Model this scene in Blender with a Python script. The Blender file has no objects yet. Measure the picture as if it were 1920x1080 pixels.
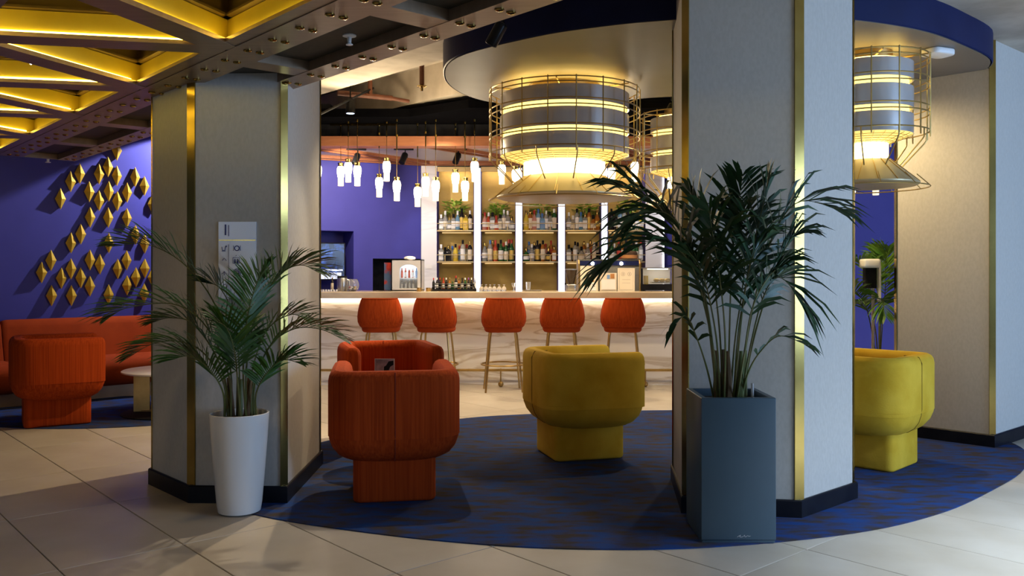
import bpy, bmesh, math, random
from mathutils import Vector, Matrix
random.seed(7)
PI = math.pi
SC = bpy.context.scene
COL = SC.collection

# ---------------------------------------------------------------- camera, world, big lights, exposure
F, CX, HY, EH = 1626.0, 960.0, 510.0, 1.4      # focal length in px, centre column, horizon row, eye height
cam_d = bpy.data.cameras.new('camera')
cam_d.sensor_width = 36.0
cam_d.lens = 36.0 * F / 1920.0
cam_d.shift_y = -30.0 / 1920.0
cam_d.clip_end = 100
cam = bpy.data.objects.new('camera', cam_d)
cam.location = (0, 0, EH)
cam.rotation_euler = (PI / 2, 0, 0)
COL.objects.link(cam)
SC.camera = cam

w = bpy.data.worlds.new('world')
SC.world = w
w.use_nodes = True
w.node_tree.nodes['Background'].inputs[0].default_value = (0.50, 0.62, 0.85, 1)
w.node_tree.nodes['Background'].inputs[1].default_value = 0.075

SC.view_settings.view_transform = 'Standard'
SC.view_settings.look = 'None'
SC.view_settings.gamma = 1.0
SC.view_settings.use_curve_mapping = False
SC.view_settings.exposure = 0.0


def area(name, loc, target, sx, sy, power, col):
    d = bpy.data.lights.new(name, 'AREA')
    d.shape = 'RECTANGLE'
    d.size, d.size_y = sx, sy
    d.energy = power
    d.color = col
    o = bpy.data.objects.new(name, d)
    o.location = loc
    o.rotation_euler = (Vector(target) - Vector(loc)).to_track_quat('-Z', 'Y').to_euler()
    COL.objects.link(o)
    return o


def spot(name, loc, target, power, col, angle=60, blend=0.4, size=0.04):
    d = bpy.data.lights.new(name, 'SPOT')
    d.energy = power
    d.color = col
    d.spot_size = math.radians(angle)
    d.spot_blend = blend
    d.shadow_soft_size = size
    o = bpy.data.objects.new(name, d)
    o.location = loc
    o.rotation_euler = (Vector(target) - Vector(loc)).to_track_quat('-Z', 'Y').to_euler()
    COL.objects.link(o)
    return o


WARM = (1.0, 0.76, 0.46)
# daylight through the window front of the lobby, behind the camera and to the right
area('window_daylight', (9.0, 1.6, 1.7), (1.2, 5.4, 0.9), 4.5, 2.6, 540, (0.40, 0.62, 1.0))
area('window_daylight_left', (-4.4, -3.2, 1.7), (-1.6, 5.2, 1.2), 2.6, 2.4, 36, (0.66, 0.80, 1.0))
# ceiling spots of the lounge, and an added fill for the right floor
spot('spot_lounge_right', (1.75, 7.55, 2.98), (0.5, 5.7, 0.2), 100, WARM, 72, 0.5, 0.05)
spot('spot_lounge_mid', (-0.62, 6.45, 3.2), (-0.95, 4.5, 0.0), 135, (1.0, 0.84, 0.62), 50, 0.4, 0.025)
area('floor_fill_right', (3.6, 2.9, 3.22), (3.3, 3.5, 0.0), 1.8, 1.2, 115, (0.74, 0.87, 1.0)).data.spread = math.radians(75)  # added fill with no known lamp, brightens the floor at right
spot('spot_lounge_left', (-0.78, 8.15, 2.98), (-3.1, 6.0, 0.0), 330, WARM, 75, 0.5, 0.03)
# wall washer over the sofa; its upper cone edge crosses the wall as the slanting light line
_L, _A, _B = Vector((-3.47, 10.71, 3.15)), Vector((-5.618, 9.516, 2.26)), Vector((-4.580, 10.488, 2.948))
_dA, _dB = (_A - _L).normalized(), (_B - _L).normalized()
_u = (_dA - _dB).normalized()
_ax = Vector((-0.73, -0.683, 0)) * 0.45 + Vector((0, 0, -1)) - Vector((0.683, -0.73, 0)) * 0.25
_ax = (_ax - _u * _ax.dot(_u)).normalized()
spot('spot_wall_wash', _L, _L + _ax, 290, (0.90, 0.88, 1.0), 2 * math.degrees(math.acos(_ax.dot(_dA))), 0.10, 0.03)
spot('spot_lounge_far', (2.45, 7.3, 2.98), (3.4, 7.15, 1.0), 150, (1.0, 0.74, 0.38), 120, 0.7, 0.05)
spot('spot_bar_a', (-2.2, 11.0, 2.9), (-2.2, 12.7, 1.7), 170, (1.0, 0.84, 0.70), 110, 0.6, 0.05)
spot('spot_bar_b', (-0.6, 11.0, 2.9), (-0.6, 10.4, 1.0), 130, WARM, 110, 0.6, 0.05)
spot('spot_bar_c', (1.3, 11.0, 2.9), (1.2, 10.4, 1.0), 130, WARM, 110, 0.6, 0.05)
spot('spot_bar_front_a', (-0.8, 9.5, 3.05), (-0.8, 9.7, 0.0), 150, WARM, 130, 0.6, 0.05)
spot('spot_bar_front_b', (1.2, 9.3, 3.05), (1.2, 9.5, 0.0), 150, WARM, 130, 0.6, 0.05)
spot('concrete_fill', (-1.45, 9.0, 2.62), (-1.0, 7.5, 3.5), 120, WARM, 120, 0.6, 0.1)  # added uplight hung in the air, brightens the concrete ceiling
spot('concrete_fill_back', (-1.0, 8.7, 2.72), (-0.95, 9.3, 3.3), 32, WARM, 140, 0.7, 0.1)  # second added uplight, for the rear concrete beam
spot('floor_fill_left', (-2.0, 4.1, 2.5), (-2.7, 4.3, 0.0), 26, (1.0, 0.70, 0.34), 120, 0.8, 0.08)  # added to warm the floor at front left
spot('sofa_fill', (-3.0, 8.2, 2.5), (-3.9, 9.3, 0.3), 12, WARM, 60, 0.8, 0.05)  # weak added fill; the wall washer is the sofa's real light


# ---------------------------------------------------------------- helpers
def P(px, py, d):
    return Vector(((px - CX) * d / F, d, EH - (py - HY) * d / F))


def FL(px, py, z=0.0):                      # point of the level plane z seen at a pixel
    return P(px, py, (EH - z) * F / (py - HY))


def XD(px, d):
    return (px - CX) * d / F


def ZD(py, d):
    return EH - (py - HY) * d / F


class MB:
    def __init__(self):
        self.v, self.f = [], []

    def add(self, vs, fs):
        o = len(self.v)
        self.v += [Vector(p) for p in vs]
        self.f += [tuple(i + o for i in f) for f in fs]
        return self

    def box(self, c, s, rz=0.0):
        cx, cy, cz = c
        hx, hy, hz = s[0] / 2, s[1] / 2, s[2] / 2
        ca, sa = math.cos(rz), math.sin(rz)
        vs = []
        for z in (-hz, hz):
            for x, y in ((-hx, -hy), (hx, -hy), (hx, hy), (-hx, hy)):
                vs.append((cx + x * ca - y * sa, cy + x * sa + y * ca, cz + z))
        return self.add(vs, [(3, 2, 1, 0), (4, 5, 6, 7), (0, 1, 5, 4), (1, 2, 6, 5), (2, 3, 7, 6), (3, 0, 4, 7)])

    def bar(self, a, b, w, h):              # box between two points at the same height, w wide, h tall upward
        a, b = Vector(a), Vector(b)
        d = b - a
        c = (a + b) / 2
        return self.box((c.x, c.y, a.z + h / 2), (math.hypot(d.x, d.y), w, h), math.atan2(d.y, d.x))

    def prism(self, poly, z0, z1):
        n = len(poly)
        ar = sum(poly[i][0] * poly[(i + 1) % n][1] - poly[(i + 1) % n][0] * poly[i][1] for i in range(n))
        if ar < 0:
            poly = poly[::-1]
        vs = [(x, y, z0) for x, y in poly] + [(x, y, z1) for x, y in poly]
        fs = [tuple(range(n - 1, -1, -1)), tuple(range(n, 2 * n))]
        fs += [(i, (i + 1) % n, n + (i + 1) % n, n + i) for i in range(n)]
        return self.add(vs, fs)

    def loft(self, rings, cap0=True, cap1=True, closed=True):
        n = len(rings[0])
        vs = [p for r in rings for p in r]
        fs = []
        for k in range(len(rings) - 1):
            for i in range(n if closed else n - 1):
                j = (i + 1) % n
                fs.append((k * n + i, k * n + j, (k + 1) * n + j, (k + 1) * n + i))
        if cap0:
            fs.append(tuple(range(n - 1, -1, -1)))
        if cap1:
            fs.append(tuple((len(rings) - 1) * n + i for i in range(n)))
        return self.add(vs, fs)

    def lathe(self, prof, n=20, c=(0, 0, 0), cap0=True, cap1=True):
        rings = [[(c[0] + r * math.cos(2 * PI * i / n), c[1] + r * math.sin(2 * PI * i / n), c[2] + z)
                  for i in range(n)] for r, z in prof]
        return self.loft(rings, cap0, cap1)

    def tube(self, pts, r, n=6, closed=False):
        pts = [Vector(p) for p in pts]
        m = len(pts)
        rings = []
        prev = None
        for k, p in enumerate(pts):
            a = pts[(k - 1) % m] if (closed or k > 0) else p
            b = pts[(k + 1) % m] if (closed or k < m - 1) else p
            t = (b - a).normalized()
            if prev is None:
                u = t.cross(Vector((0, 0, 1)))
                if u.length < 0.05:
                    u = t.cross(Vector((1, 0, 0)))
            else:
                u = prev - t * prev.dot(t)
            u.normalize()
            prev = u
            v = t.cross(u)
            rr = r[k] if isinstance(r, (list, tuple)) else r
            rings.append([p + (u * math.cos(2 * PI * i / n) + v * math.sin(2 * PI * i / n)) * rr for i in range(n)])
        if closed:
            rings.append(rings[0])
            return self.loft(rings, False, False)
        return self.loft(rings, True, True)

    def hoop(self, R, z, r, n=40, c=(0, 0), k=5):
        return self.tube([(c[0] + R * math.cos(2 * PI * i / n), c[1] + R * math.sin(2 * PI * i / n), z)
                          for i in range(n)], r, k, True)

    def ball(self, c, r, n=10, m=6, sq=(1, 1, 1)):
        vs, fs = [], []
        for j in range(1, m):
            a = PI * j / m
            for i in range(n):
                b = 2 * PI * i / n
                vs.append((c[0] + sq[0] * r * math.sin(a) * math.cos(b), c[1] + sq[1] * r * math.sin(a) * math.sin(b),
                           c[2] - sq[2] * r * math.cos(a)))
        lo, hi = len(vs), len(vs) + 1
        vs += [(c[0], c[1], c[2] - sq[2] * r), (c[0], c[1], c[2] + sq[2] * r)]
        for j in range(m - 2):
            for i in range(n):
                fs.append((j * n + i, j * n + (i + 1) % n, (j + 1) * n + (i + 1) % n, (j + 1) * n + i))
        for i in range(n):
            fs.append((lo, (i + 1) % n, i))
            fs.append((hi, (m - 2) * n + i, (m - 2) * n + (i + 1) % n))
        return self.add(vs, fs)

    def soft(self, c, s, rc=0.05, rz=0.03, z0r=None, rot=0.0):   # soft box: c = centre of its bottom
        z0r = rz if z0r is None else z0r
        rings = []
        lv = []
        for a in (0, 30, 60, 90):
            q = math.radians(a)
            lv.append((z0r * (1 - math.cos(q)) if False else z0r * (1 - math.sin(q)), z0r * (1 - math.cos(q))))
        for a in (90, 60, 30, 0):
            q = math.radians(a)
            lv.append((rz * (1 - math.sin(q)), s[2] - rz * (1 - math.cos(q))))
        for ins, z in lv:
            rings.append([(c[0] + x * math.cos(rot) - y * math.sin(rot), c[1] + x * math.sin(rot) + y * math.cos(rot), c[2] + z)
                          for x, y in rrect(s[0] - 2 * ins, s[1] - 2 * ins, [max(rc - ins, 0.006)] * 4)])
        return self.loft(rings)

    def build(self, name, m, parent=None, smooth=40, world=False):
        me = bpy.data.meshes.new(name)
        off = parent_world(parent) if (world and parent is not None) else Vector((0, 0, 0))
        me.from_pydata([tuple(p - off) for p in self.v], [], self.f)
        if isinstance(m, (list, tuple)):
            for q in m:
                me.materials.append(q)
        else:
            me.materials.append(m)
        if smooth:
            me.polygons.foreach_set('use_smooth', [True] * len(me.polygons))
            me.set_sharp_from_angle(angle=math.radians(smooth))
        me.update()
        o = bpy.data.objects.new(name, me)
        COL.objects.link(o)
        if parent is not None:
            o.parent = parent
        return o


def parent_world(p):
    v = Vector((0, 0, 0))
    while p is not None:
        v += p.location
        p = p.parent
    return v


def rrect(w_, d_, rs, n=4):
    """rounded rectangle, counter-clockwise; rs = radii at (+x+y, -x+y, -x-y, +x-y)"""
    out = []
    for (sx, sy, a0), r in zip(((1, 1, 0), (-1, 1, 90), (-1, -1, 180), (1, -1, 270)), rs):
        cx, cy = sx * (w_ / 2 - r), sy * (d_ / 2 - r)
        for k in range(n + 1):
            a = math.radians(a0 + 90.0 * k / n)
            out.append((cx + r * math.cos(a), cy + r * math.sin(a)))
    return out


def smooth_closed(pts, n=8):
    out = []
    m = len(pts)
    for i in range(m):
        p0, p1, p2, p3 = (Vector(pts[(i + k) % m]) for k in (-1, 0, 1, 2))
        for k in range(n):
            t = k / n
            out.append(0.5 * ((2 * p1) + (p2 - p0) * t + (2 * p0 - 5 * p1 + 4 * p2 - p3) * t * t + (3 * p1 - p0 - 3 * p2 + p3) * t ** 3))
    return out


def catmull(pts, n):
    pts = [Vector(p) for p in pts]
    pts = [2 * pts[0] - pts[1]] + pts + [2 * pts[-1] - pts[-2]]
    segs = len(pts) - 3
    out = []
    for k in range(n + 1):
        u = k / n * segs
        i = min(int(u), segs - 1)
        t = u - i
        p0, p1, p2, p3 = pts[i:i + 4]
        out.append(0.5 * ((2 * p1) + (p2 - p0) * t + (2 * p0 - 5 * p1 + 4 * p2 - p3) * t * t + (3 * p1 - p0 - 3 * p2 + p3) * t ** 3))
    return out


def tag(o, label, cat, group=None, kind=None):
    o['label'] = label
    o['category'] = cat
    if group:
        o['group'] = group
    if kind:
        o['kind'] = kind
    return o


def thing(name, label, cat, loc=(0, 0, 0), rz=0.0, group=None):
    o = bpy.data.objects.new(name, None)
    o.empty_display_size = 0.1
    COL.objects.link(o)
    o.location = loc
    o.rotation_euler = (0, 0, rz)
    return tag(o, label, cat, group)


def struct(o):
    o['kind'] = 'structure'
    return o


KIDS = {}


def copy_tree(o, parent=None):
    c = o.copy()
    COL.objects.link(c)
    if parent is not None:
        c.parent = parent
    for ch in o.children:
        copy_tree(ch, c)
    return c


def inst(src, parent, rz=0.0, loc=None):      # another piece of the same mesh
    c = src.copy()
    COL.objects.link(c)
    c.parent = parent
    c.rotation_euler = (0, 0, rz)
    if loc is not None:
        c.location = loc
    return c


# ---------------------------------------------------------------- materials
def mat(name, col, rough=0.5, metal=0.0, col2=None, scale=8.0, bump=0.0, emit=None, estr=0.0, trans=0.0,
        stretch=(1, 1, 1), sheen=0.0, detail=4.0, lo=0.35, hi=0.65, ior=1.45, bscale=None, coat=0.0):
    m = bpy.data.materials.new(name)
    m.use_nodes = True
    nt = m.node_tree
    b = nt.nodes['Principled BSDF']
    b.inputs['Base Color'].default_value = (*col, 1)
    b.inputs['Roughness'].default_value = rough
    b.inputs['Metallic'].default_value = metal
    b.inputs['IOR'].default_value = ior
    if trans:
        b.inputs['Transmission Weight'].default_value = trans
    if sheen:
        b.inputs['Sheen Weight'].default_value = sheen
        b.inputs['Sheen Roughness'].default_value = 0.4
        b.inputs['Sheen Tint'].default_value = (*[min(1, c * 1.6 + 0.05) for c in col], 1)
    if coat:
        b.inputs['Coat Weight'].default_value = coat
    if emit:
        b.inputs['Emission Color'].default_value = (*emit, 1)
        b.inputs['Emission Strength'].default_value = estr
    if col2 or bump:
        tc = nt.nodes.new('ShaderNodeTexCoord')
        mp = nt.nodes.new('ShaderNodeMapping')
        mp.inputs['Scale'].default_value = stretch
        nz = nt.nodes.new('ShaderNodeTexNoise')
        nz.inputs['Scale'].default_value = scale
        nz.inputs['Detail'].default_value = detail
        nt.links.new(tc.outputs['Object'], mp.inputs[0])
        nt.links.new(mp.outputs[0], nz.inputs['Vector'])
        if col2:
            cr = nt.nodes.new('ShaderNodeValToRGB')
            cr.color_ramp.elements[0].position = lo
            cr.color_ramp.elements[1].position = hi
            cr.color_ramp.elements[0].color = (*col, 1)
            cr.color_ramp.elements[1].color = (*col2, 1)
            nt.links.new(nz.outputs['Fac'], cr.inputs[0])
            nt.links.new(cr.outputs[0], b.inputs['Base Color'])
        if bump:
            bp = nt.nodes.new('ShaderNodeBump')
            bp.inputs['Strength'].default_value = bump
            bp.inputs['Distance'].default_value = 0.01
            src = nz
            if bscale:
                src = nt.nodes.new('ShaderNodeTexNoise')
                src.inputs['Scale'].default_value = bscale
                src.inputs['Detail'].default_value = 3
                nt.links.new(mp.outputs[0], src.inputs['Vector'])
            nt.links.new(src.outputs['Fac'], bp.inputs['Height'])
            nt.links.new(bp.outputs[0], b.inputs['Normal'])
    return m


def marble_mat(name, base, vein, scale=1.2):
    m = mat(name, base, 0.22)
    nt = m.node_tree
    b = nt.nodes['Principled BSDF']
    tc = nt.nodes.new('ShaderNodeTexCoord')
    mp = nt.nodes.new('ShaderNodeMapping')
    mp.inputs['Rotation'].default_value = (0, math.radians(35), 0)
    mp.inputs['Scale'].default_value = (0.34, 1, 2.3)
    nz = nt.nodes.new('ShaderNodeTexNoise')
    nz.inputs['Scale'].default_value = scale
    nz.inputs['Detail'].default_value = 7
    nz.inputs['Distortion'].default_value = 0.7
    s = nt.nodes.new('ShaderNodeMath')
    s.operation = 'SUBTRACT'
    s.inputs[1].default_value = 0.5
    a = nt.nodes.new('ShaderNodeMath')
    a.operation = 'ABSOLUTE'
    cr = nt.nodes.new('ShaderNodeValToRGB')
    cr.color_ramp.elements[0].position = 0.0
    cr.color_ramp.elements[0].color = (*vein, 1)
    cr.color_ramp.elements[1].position = 0.045
    cr.color_ramp.elements[1].color = (*base, 1)
    nt.links.new(tc.outputs['Object'], mp.inputs[0])
    nt.links.new(mp.outputs[0], nz.inputs['Vector'])
    nt.links.new(nz.outputs['Fac'], s.inputs[0])
    nt.links.new(s.outputs[0], a.inputs[0])
    nt.links.new(a.outputs[0], cr.inputs[0])
    nt.links.new(cr.outputs[0], b.inputs['Base Color'])
    return m


def emis(name, col, s):
    return mat(name, col, 0.5, emit=col, estr=s)


M = {}
M['tile'] = mat('tile_beige', (0.41, 0.365, 0.30), 0.45, col2=(0.47, 0.43, 0.37), scale=2.5, detail=6)
M['grout'] = mat('grout', (0.10, 0.085, 0.07), 0.8, col2=(0.14, 0.12, 0.10))
M['carpet'] = mat('carpet_blue', (0.011, 0.050, 0.21), 0.95, col2=(0.046, 0.037, 0.035), scale=5.5, stretch=(1, 2.6, 1),
                  detail=9, bump=0.5, bscale=160, lo=0.37, hi=0.63)
M['wallpaper'] = mat('wallpaper_linen', (0.45, 0.43, 0.39), 0.7, col2=(0.49, 0.47, 0.43), scale=60, bump=0.05, stretch=(1, 1, 0.5))
M['brass'] = mat('brass', (0.40, 0.285, 0.085), 0.16, 1.0, col2=(0.33, 0.23, 0.065), scale=6)
M['brass_dark'] = mat('bronze_tube', (0.42, 0.28, 0.10), 0.35, 1.0, col2=(0.5, 0.34, 0.13), scale=10)
M['base_dark'] = mat('baseboard_black', (0.006, 0.007, 0.012), 0.35, col2=(0.010, 0.011, 0.016))
M['blue'] = mat('paint_ultramarine', (0.046, 0.045, 0.30), 0.6, col2=(0.052, 0.051, 0.33), scale=3, bump=0.03, bscale=120)
M['navy'] = mat('paint_navy', (0.008, 0.012, 0.055), 0.5, col2=(0.010, 0.016, 0.07), scale=3)
M['gold_paint'] = mat('gold_facet', (0.72, 0.47, 0.05), 0.38, 0.35, col2=(0.66, 0.42, 0.04), scale=6)
M['concrete'] = mat('concrete', (0.42, 0.37, 0.30), 0.8, col2=(0.58, 0.53, 0.45), scale=3.5, detail=8, bump=0.15)
M['soffit'] = mat('soffit_satin', (0.17, 0.155, 0.14), 0.45, 0.05, col2=(0.205, 0.185, 0.167), scale=1.6, detail=6)
M['bronze'] = mat('bronze_panel', (0.27, 0.185, 0.115), 0.36, 0.45, col2=(0.32, 0.22, 0.14), scale=5, stretch=(1, 6, 1))
M['gold_web'] = mat('gold_web', (0.58, 0.46, 0.07), 0.45, 0.4, col2=(0.52, 0.40, 0.055), scale=4)
M['olive'] = mat('panel_olive', (0.030, 0.027, 0.016), 0.6, col2=(0.040, 0.035, 0.022), scale=30)
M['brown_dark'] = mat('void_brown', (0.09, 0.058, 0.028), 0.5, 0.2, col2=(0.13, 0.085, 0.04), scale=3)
M['led_gold'] = emis('led_gold', (1.0, 0.74, 0.10), 16.0)
M['copper'] = mat('copper_wood', (0.42, 0.16, 0.07), 0.45, 0.2, col2=(0.36, 0.13, 0.055), scale=6, stretch=(1, 8, 8))
M['black'] = mat('black_satin', (0.006, 0.006, 0.008), 0.7, col2=(0.014, 0.014, 0.016))
M['black_metal'] = mat('black_metal', (0.012, 0.012, 0.013), 0.35, 0.6)
M['red'] = mat('velvet_rust', (0.39, 0.052, 0.006), 0.9, col2=(0.28, 0.032, 0.003), scale=26, stretch=(3, 3, 0.06),
               detail=3, bump=0.25)
M['red_plain'] = mat('velvet_rust_plain', (0.33, 0.042, 0.005), 0.9, col2=(0.27, 0.033, 0.004), scale=5)
M['red_seam'] = mat('seam_rust', (0.16, 0.014, 0.004), 0.9, col2=(0.2, 0.02, 0.006))
M['yellow'] = mat('velvet_mustard', (0.68, 0.45, 0.045), 0.85, col2=(0.54, 0.33, 0.020), scale=4, sheen=0.1, detail=5, bump=0.1, bscale=90)
M['yellow_seam'] = mat('seam_mustard', (0.16, 0.10, 0.008), 0.9, col2=(0.2, 0.12, 0.01))
M['white_pot'] = mat('white_glaze', (0.70, 0.69, 0.66), 0.25, col2=(0.74, 0.73, 0.70), scale=3)
M['slate'] = mat('slate_lacquer', (0.046, 0.080, 0.108), 0.32, col2=(0.052, 0.088, 0.118), scale=4)
M['soil'] = mat('soil', (0.020, 0.013, 0.008), 0.95, col2=(0.05, 0.035, 0.022), scale=60, bump=0.8)
M['leaf'] = mat('palm_leaf', (0.022, 0.075, 0.010), 0.42, col2=(0.045, 0.115, 0.016), scale=6)
M['leaf_dark'] = mat('palm_leaf_dark', (0.008, 0.036, 0.010), 0.42, col2=(0.016, 0.060, 0.014), scale=6)
M['stem'] = mat('palm_stem', (0.07, 0.10, 0.022), 0.5, col2=(0.12, 0.11, 0.035), scale=12)
M['husk'] = mat('palm_husk', (0.07, 0.042, 0.018), 0.8, col2=(0.14, 0.085, 0.035), scale=30, stretch=(1, 1, 0.2))
M['leaf_bright'] = mat('herb_leaf', (0.22, 0.46, 0.04), 0.45, col2=(0.46, 0.62, 0.12), scale=14)
M['marble'] = marble_mat('marble_front', (0.74, 0.70, 0.64), (0.52, 0.44, 0.34), 2.2)
M['marble_wall'] = marble_mat('marble_wall', (0.82, 0.82, 0.84), (0.70, 0.70, 0.73), 0.8)
M['counter'] = mat('counter_stone', (0.50, 0.41, 0.29), 0.18, col2=(0.38, 0.30, 0.20), scale=5, detail=8, stretch=(0.5, 1, 1))
M['led_warm'] = emis('led_warm', (1.0, 0.80, 0.54), 17.0)
M['led_white'] = emis('led_white', (0.90, 0.92, 1.0), 1.8)
M['glass_glow'] = emis('pendant_glow', (1.0, 0.92, 0.74), 5.0)
M['glass_frost'] = mat('pendant_glass', (0.9, 0.82, 0.62), 0.3, emit=(1.0, 0.84, 0.54), estr=0.95)
M['lamp_core'] = emis('lamp_core', (1.0, 0.84, 0.42), 6.0)
M['lamp_pan'] = emis('lamp_pan', (1.0, 0.74, 0.20), 0.85)
M['lamp_gap'] = emis('lamp_gap', (1.0, 0.76, 0.20), 2.2)
M['lamp_top'] = emis('lamp_top', (1.0, 0.72, 0.18), 6.0)
M['lamp_band'] = mat('lamp_band', (0.50, 0.49, 0.48), 0.26, 0.35, col2=(0.55, 0.54, 0.53), scale=3)
M['lamp_cone'] = mat('lamp_cone', (0.46, 0.38, 0.22), 0.4, 0.4, col2=(0.50, 0.42, 0.25), scale=3)
M['wire'] = mat('cage_wire', (0.55, 0.40, 0.15), 0.35, 0.8, col2=(0.48, 0.34, 0.12), scale=8)
M['gold_back'] = mat('shelf_gold', (0.50, 0.36, 0.12), 0.40, 0.35, col2=(0.36, 0.25, 0.075), scale=4, detail=8, stretch=(0.6, 1, 1.6))
M['shelf'] = mat('shelf_brass', (0.66, 0.52, 0.26), 0.35, 0.5, col2=(0.60, 0.46, 0.22), scale=5)
M['steel'] = mat('steel', (0.52, 0.51, 0.48), 0.28, 0.9, col2=(0.45, 0.44, 0.42), scale=8)
M['grey_plastic'] = mat('grey_plastic', (0.50, 0.50, 0.51), 0.4, col2=(0.54, 0.54, 0.55))
M['white'] = mat('white_plastic', (0.78, 0.78, 0.77), 0.4, col2=(0.82, 0.82, 0.81))
M['paper'] = mat('paper', (0.74, 0.66, 0.52), 0.7, col2=(0.78, 0.70, 0.56), scale=3)
M['ink'] = mat('ink_grey', (0.22, 0.18, 0.13), 0.8)
M['tan'] = mat('felt_tan', (0.45, 0.21, 0.07), 0.8, col2=(0.38, 0.17, 0.055))
M['felt'] = mat('felt_brown', (0.035, 0.022, 0.014), 0.85, col2=(0.05, 0.03, 0.02), scale=30)
M['glass'] = mat('clear_glass', (0.95, 0.96, 0.95), 0.04, trans=0.92, ior=1.35)
M['table_white'] = mat('table_white', (0.70, 0.66, 0.60), 0.3, col2=(0.74, 0.70, 0.65), scale=2)
M['pipe'] = mat('pipe_rust', (0.11, 0.035, 0.016), 0.5, col2=(0.15, 0.05, 0.022), scale=10)
M['sign_plate'] = mat('sign_plate', (0.76, 0.80, 0.92), 0.10, col2=(0.80, 0.84, 0.95), scale=2)
M['sign_blue'] = mat('sign_blue', (0.020, 0.022, 0.16), 0.4, col2=(0.024, 0.026, 0.18))
M['acrylic'] = mat('acrylic', (0.75, 0.72, 0.70), 0.1, trans=0.5)

for _k in ('black', 'navy', 'base_dark', 'red', 'red_plain', 'yellow', 'carpet', 'felt'):
    M[_k].node_tree.nodes['Principled BSDF'].inputs['Specular IOR Level'].default_value = 0.15
M['ledge_black'] = mat('ledge_black', (0.003, 0.003, 0.004), 0.9, col2=(0.004, 0.004, 0.005))
M['ledge_black'].node_tree.nodes['Principled BSDF'].inputs['Specular IOR Level'].default_value = 0.0
M['leaf_mid'] = mat('palm_leaf_mid', (0.05, 0.16, 0.015), 0.45, col2=(0.12, 0.24, 0.03), scale=8)
M['soffit'].node_tree.nodes['Principled BSDF'].inputs['Specular IOR Level'].default_value = 0.25

# ================================================================ SETTING
# ---- floor with its tiles, laid at 45 degrees
fl = MB().box((0, 7.0, -0.06), (16, 18, 0.1)).build('floor', M['grout'], None, 0)
struct(fl)
TA = Vector((0.66, -0.751, 0)).normalized()          # along the long joints
TB = Vector((0.751, 0.66, 0)).normalized()
org = Vector((-2.973, 5.035, 0))
tw, tl = 0.583, 1.08
tile_me = None
tiles = []
for i in range(-12, 26):
    for j in range(-22, 18):
        c = org + TB * (i + 0.5) * tw + TA * ((j + 0.5) * tl + 0.20)
        if c.y < 1.6 or c.y > 13.0:
            continue
        if abs(c.x) > 7.2:
            continue
        tiles.append(c)
tiles.sort(key=lambda c: (abs(c.x) > 0.60 * c.y + 0.55 or c.y < 3.4, c.y))
g = 0.0024
far = MB()
for c in tiles[299:]:                                 # beyond the nearest 299 in view: one joined field
    ca_, sa_ = TA.x, TA.y
    a, b = tl / 2 - g, tw / 2 - g
    qs = [(c.x + x * ca_ - y * sa_, c.y + x * sa_ + y * ca_) for x, y in ((-a, -b), (a, -b), (a, b), (-a, b))]
    far.loft([[(x, y, z) for x, y in qs] for z in (-0.0095, 0.0)], False, True)
far.build('tile_field', M['tile'], fl, 0)['kind'] = 'stuff'
for k, c in enumerate(tiles[:299]):
    if tile_me is None:
        g = 0.0024
        mb = MB()
        rings = []
        for ins, z in ((0, -0.0095), (0, -0.0022), (0.0022, 0.0)):
            a, b = tl / 2 - g - ins, tw / 2 - g - ins
            rings.append([(x, y, z) for x, y in ((-a, -b), (a, -b), (a, b), (-a, b))])
        mb.loft(rings, False, True)
        o = mb.build('tile', M['tile'], fl, 0)
        tile_me = o.data
    else:
        o = bpy.data.objects.new('tile', tile_me)
        COL.objects.link(o)
        o.parent = fl
    o.location = c
    o.rotation_euler = (0, 0, math.atan2(TA.y, TA.x))

# ---- walls
# wall with the gold diamonds: runs at 45 degrees behind the sofa
WA, WD = Vector((-4.46, 10.60, 0)), Vector((0.73, 0.683, 0)).normalized()
WN = Vector((WD.y, -WD.x, 0))                         # into the room


def wall(name, a, b, z0, z1, thick, m):
    a, b = Vector(a), Vector(b)
    d = (b - a).normalized()
    n = Vector((d.y, -d.x, 0))                        # side facing the room when a is on the left
    poly = [(a.x, a.y), (b.x, b.y), ((b - n * thick).x, (b - n * thick).y), ((a - n * thick).x, (a - n * thick).y)]
    return struct(MB().prism(poly, z0, z1).build(name, m, None, 0))


wl0, wl1 = WA - WD * 3.6, WA + WD * 1.1
wall('wall_left', wl0, wl1, 0, 3.6, 0.12, M['blue'])
BW0, BW1 = Vector((-3.20, 12.02, 0)), Vector((XD(789, 13.0), 13.0, 0))   # blue wall behind the bar
wall('wall_corner', wl1, BW0, 0, 3.6, 0.12, M['blue'])
wall('wall_light_block', wl1, (-2.80, 9.25, 0), 0, 3.62, 0.10, M['blue'])  # added unseen partition behind the left pillar, stops stray light
# right of the bar and behind the third pillar
wall('wall_right', (2.95, 10.0, 0), (8.5, 9.4, 0), 0, 3.6, 0.12, M['blue'])
wall('wall_bar_right', (2.95, 13.4, 0), (2.95, 10.0, 0), 0, 3.6, 0.12, M['blue'])
wall('wall_bar_back', (XD(1209, 13.0), 13.42, 0), (2.95, 13.42, 0), 0, 3.6, 0.12, M['blue'])

# blue bar wall with its two openings (hatch alcove, black niche)
bd = (BW1 - BW0)
bl = bd.length
bdir = bd.normalized()
bn = Vector((bdir.y, -bdir.x, 0))


def on_bar_wall(px):                                  # distance along the wall where pixel column px meets it
    k = (px - CX) / F
    # BW0 + s*bdir : x = k*y
    return (k * BW0.y - BW0.x) / (bdir.x - k * bdir.y)


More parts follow.
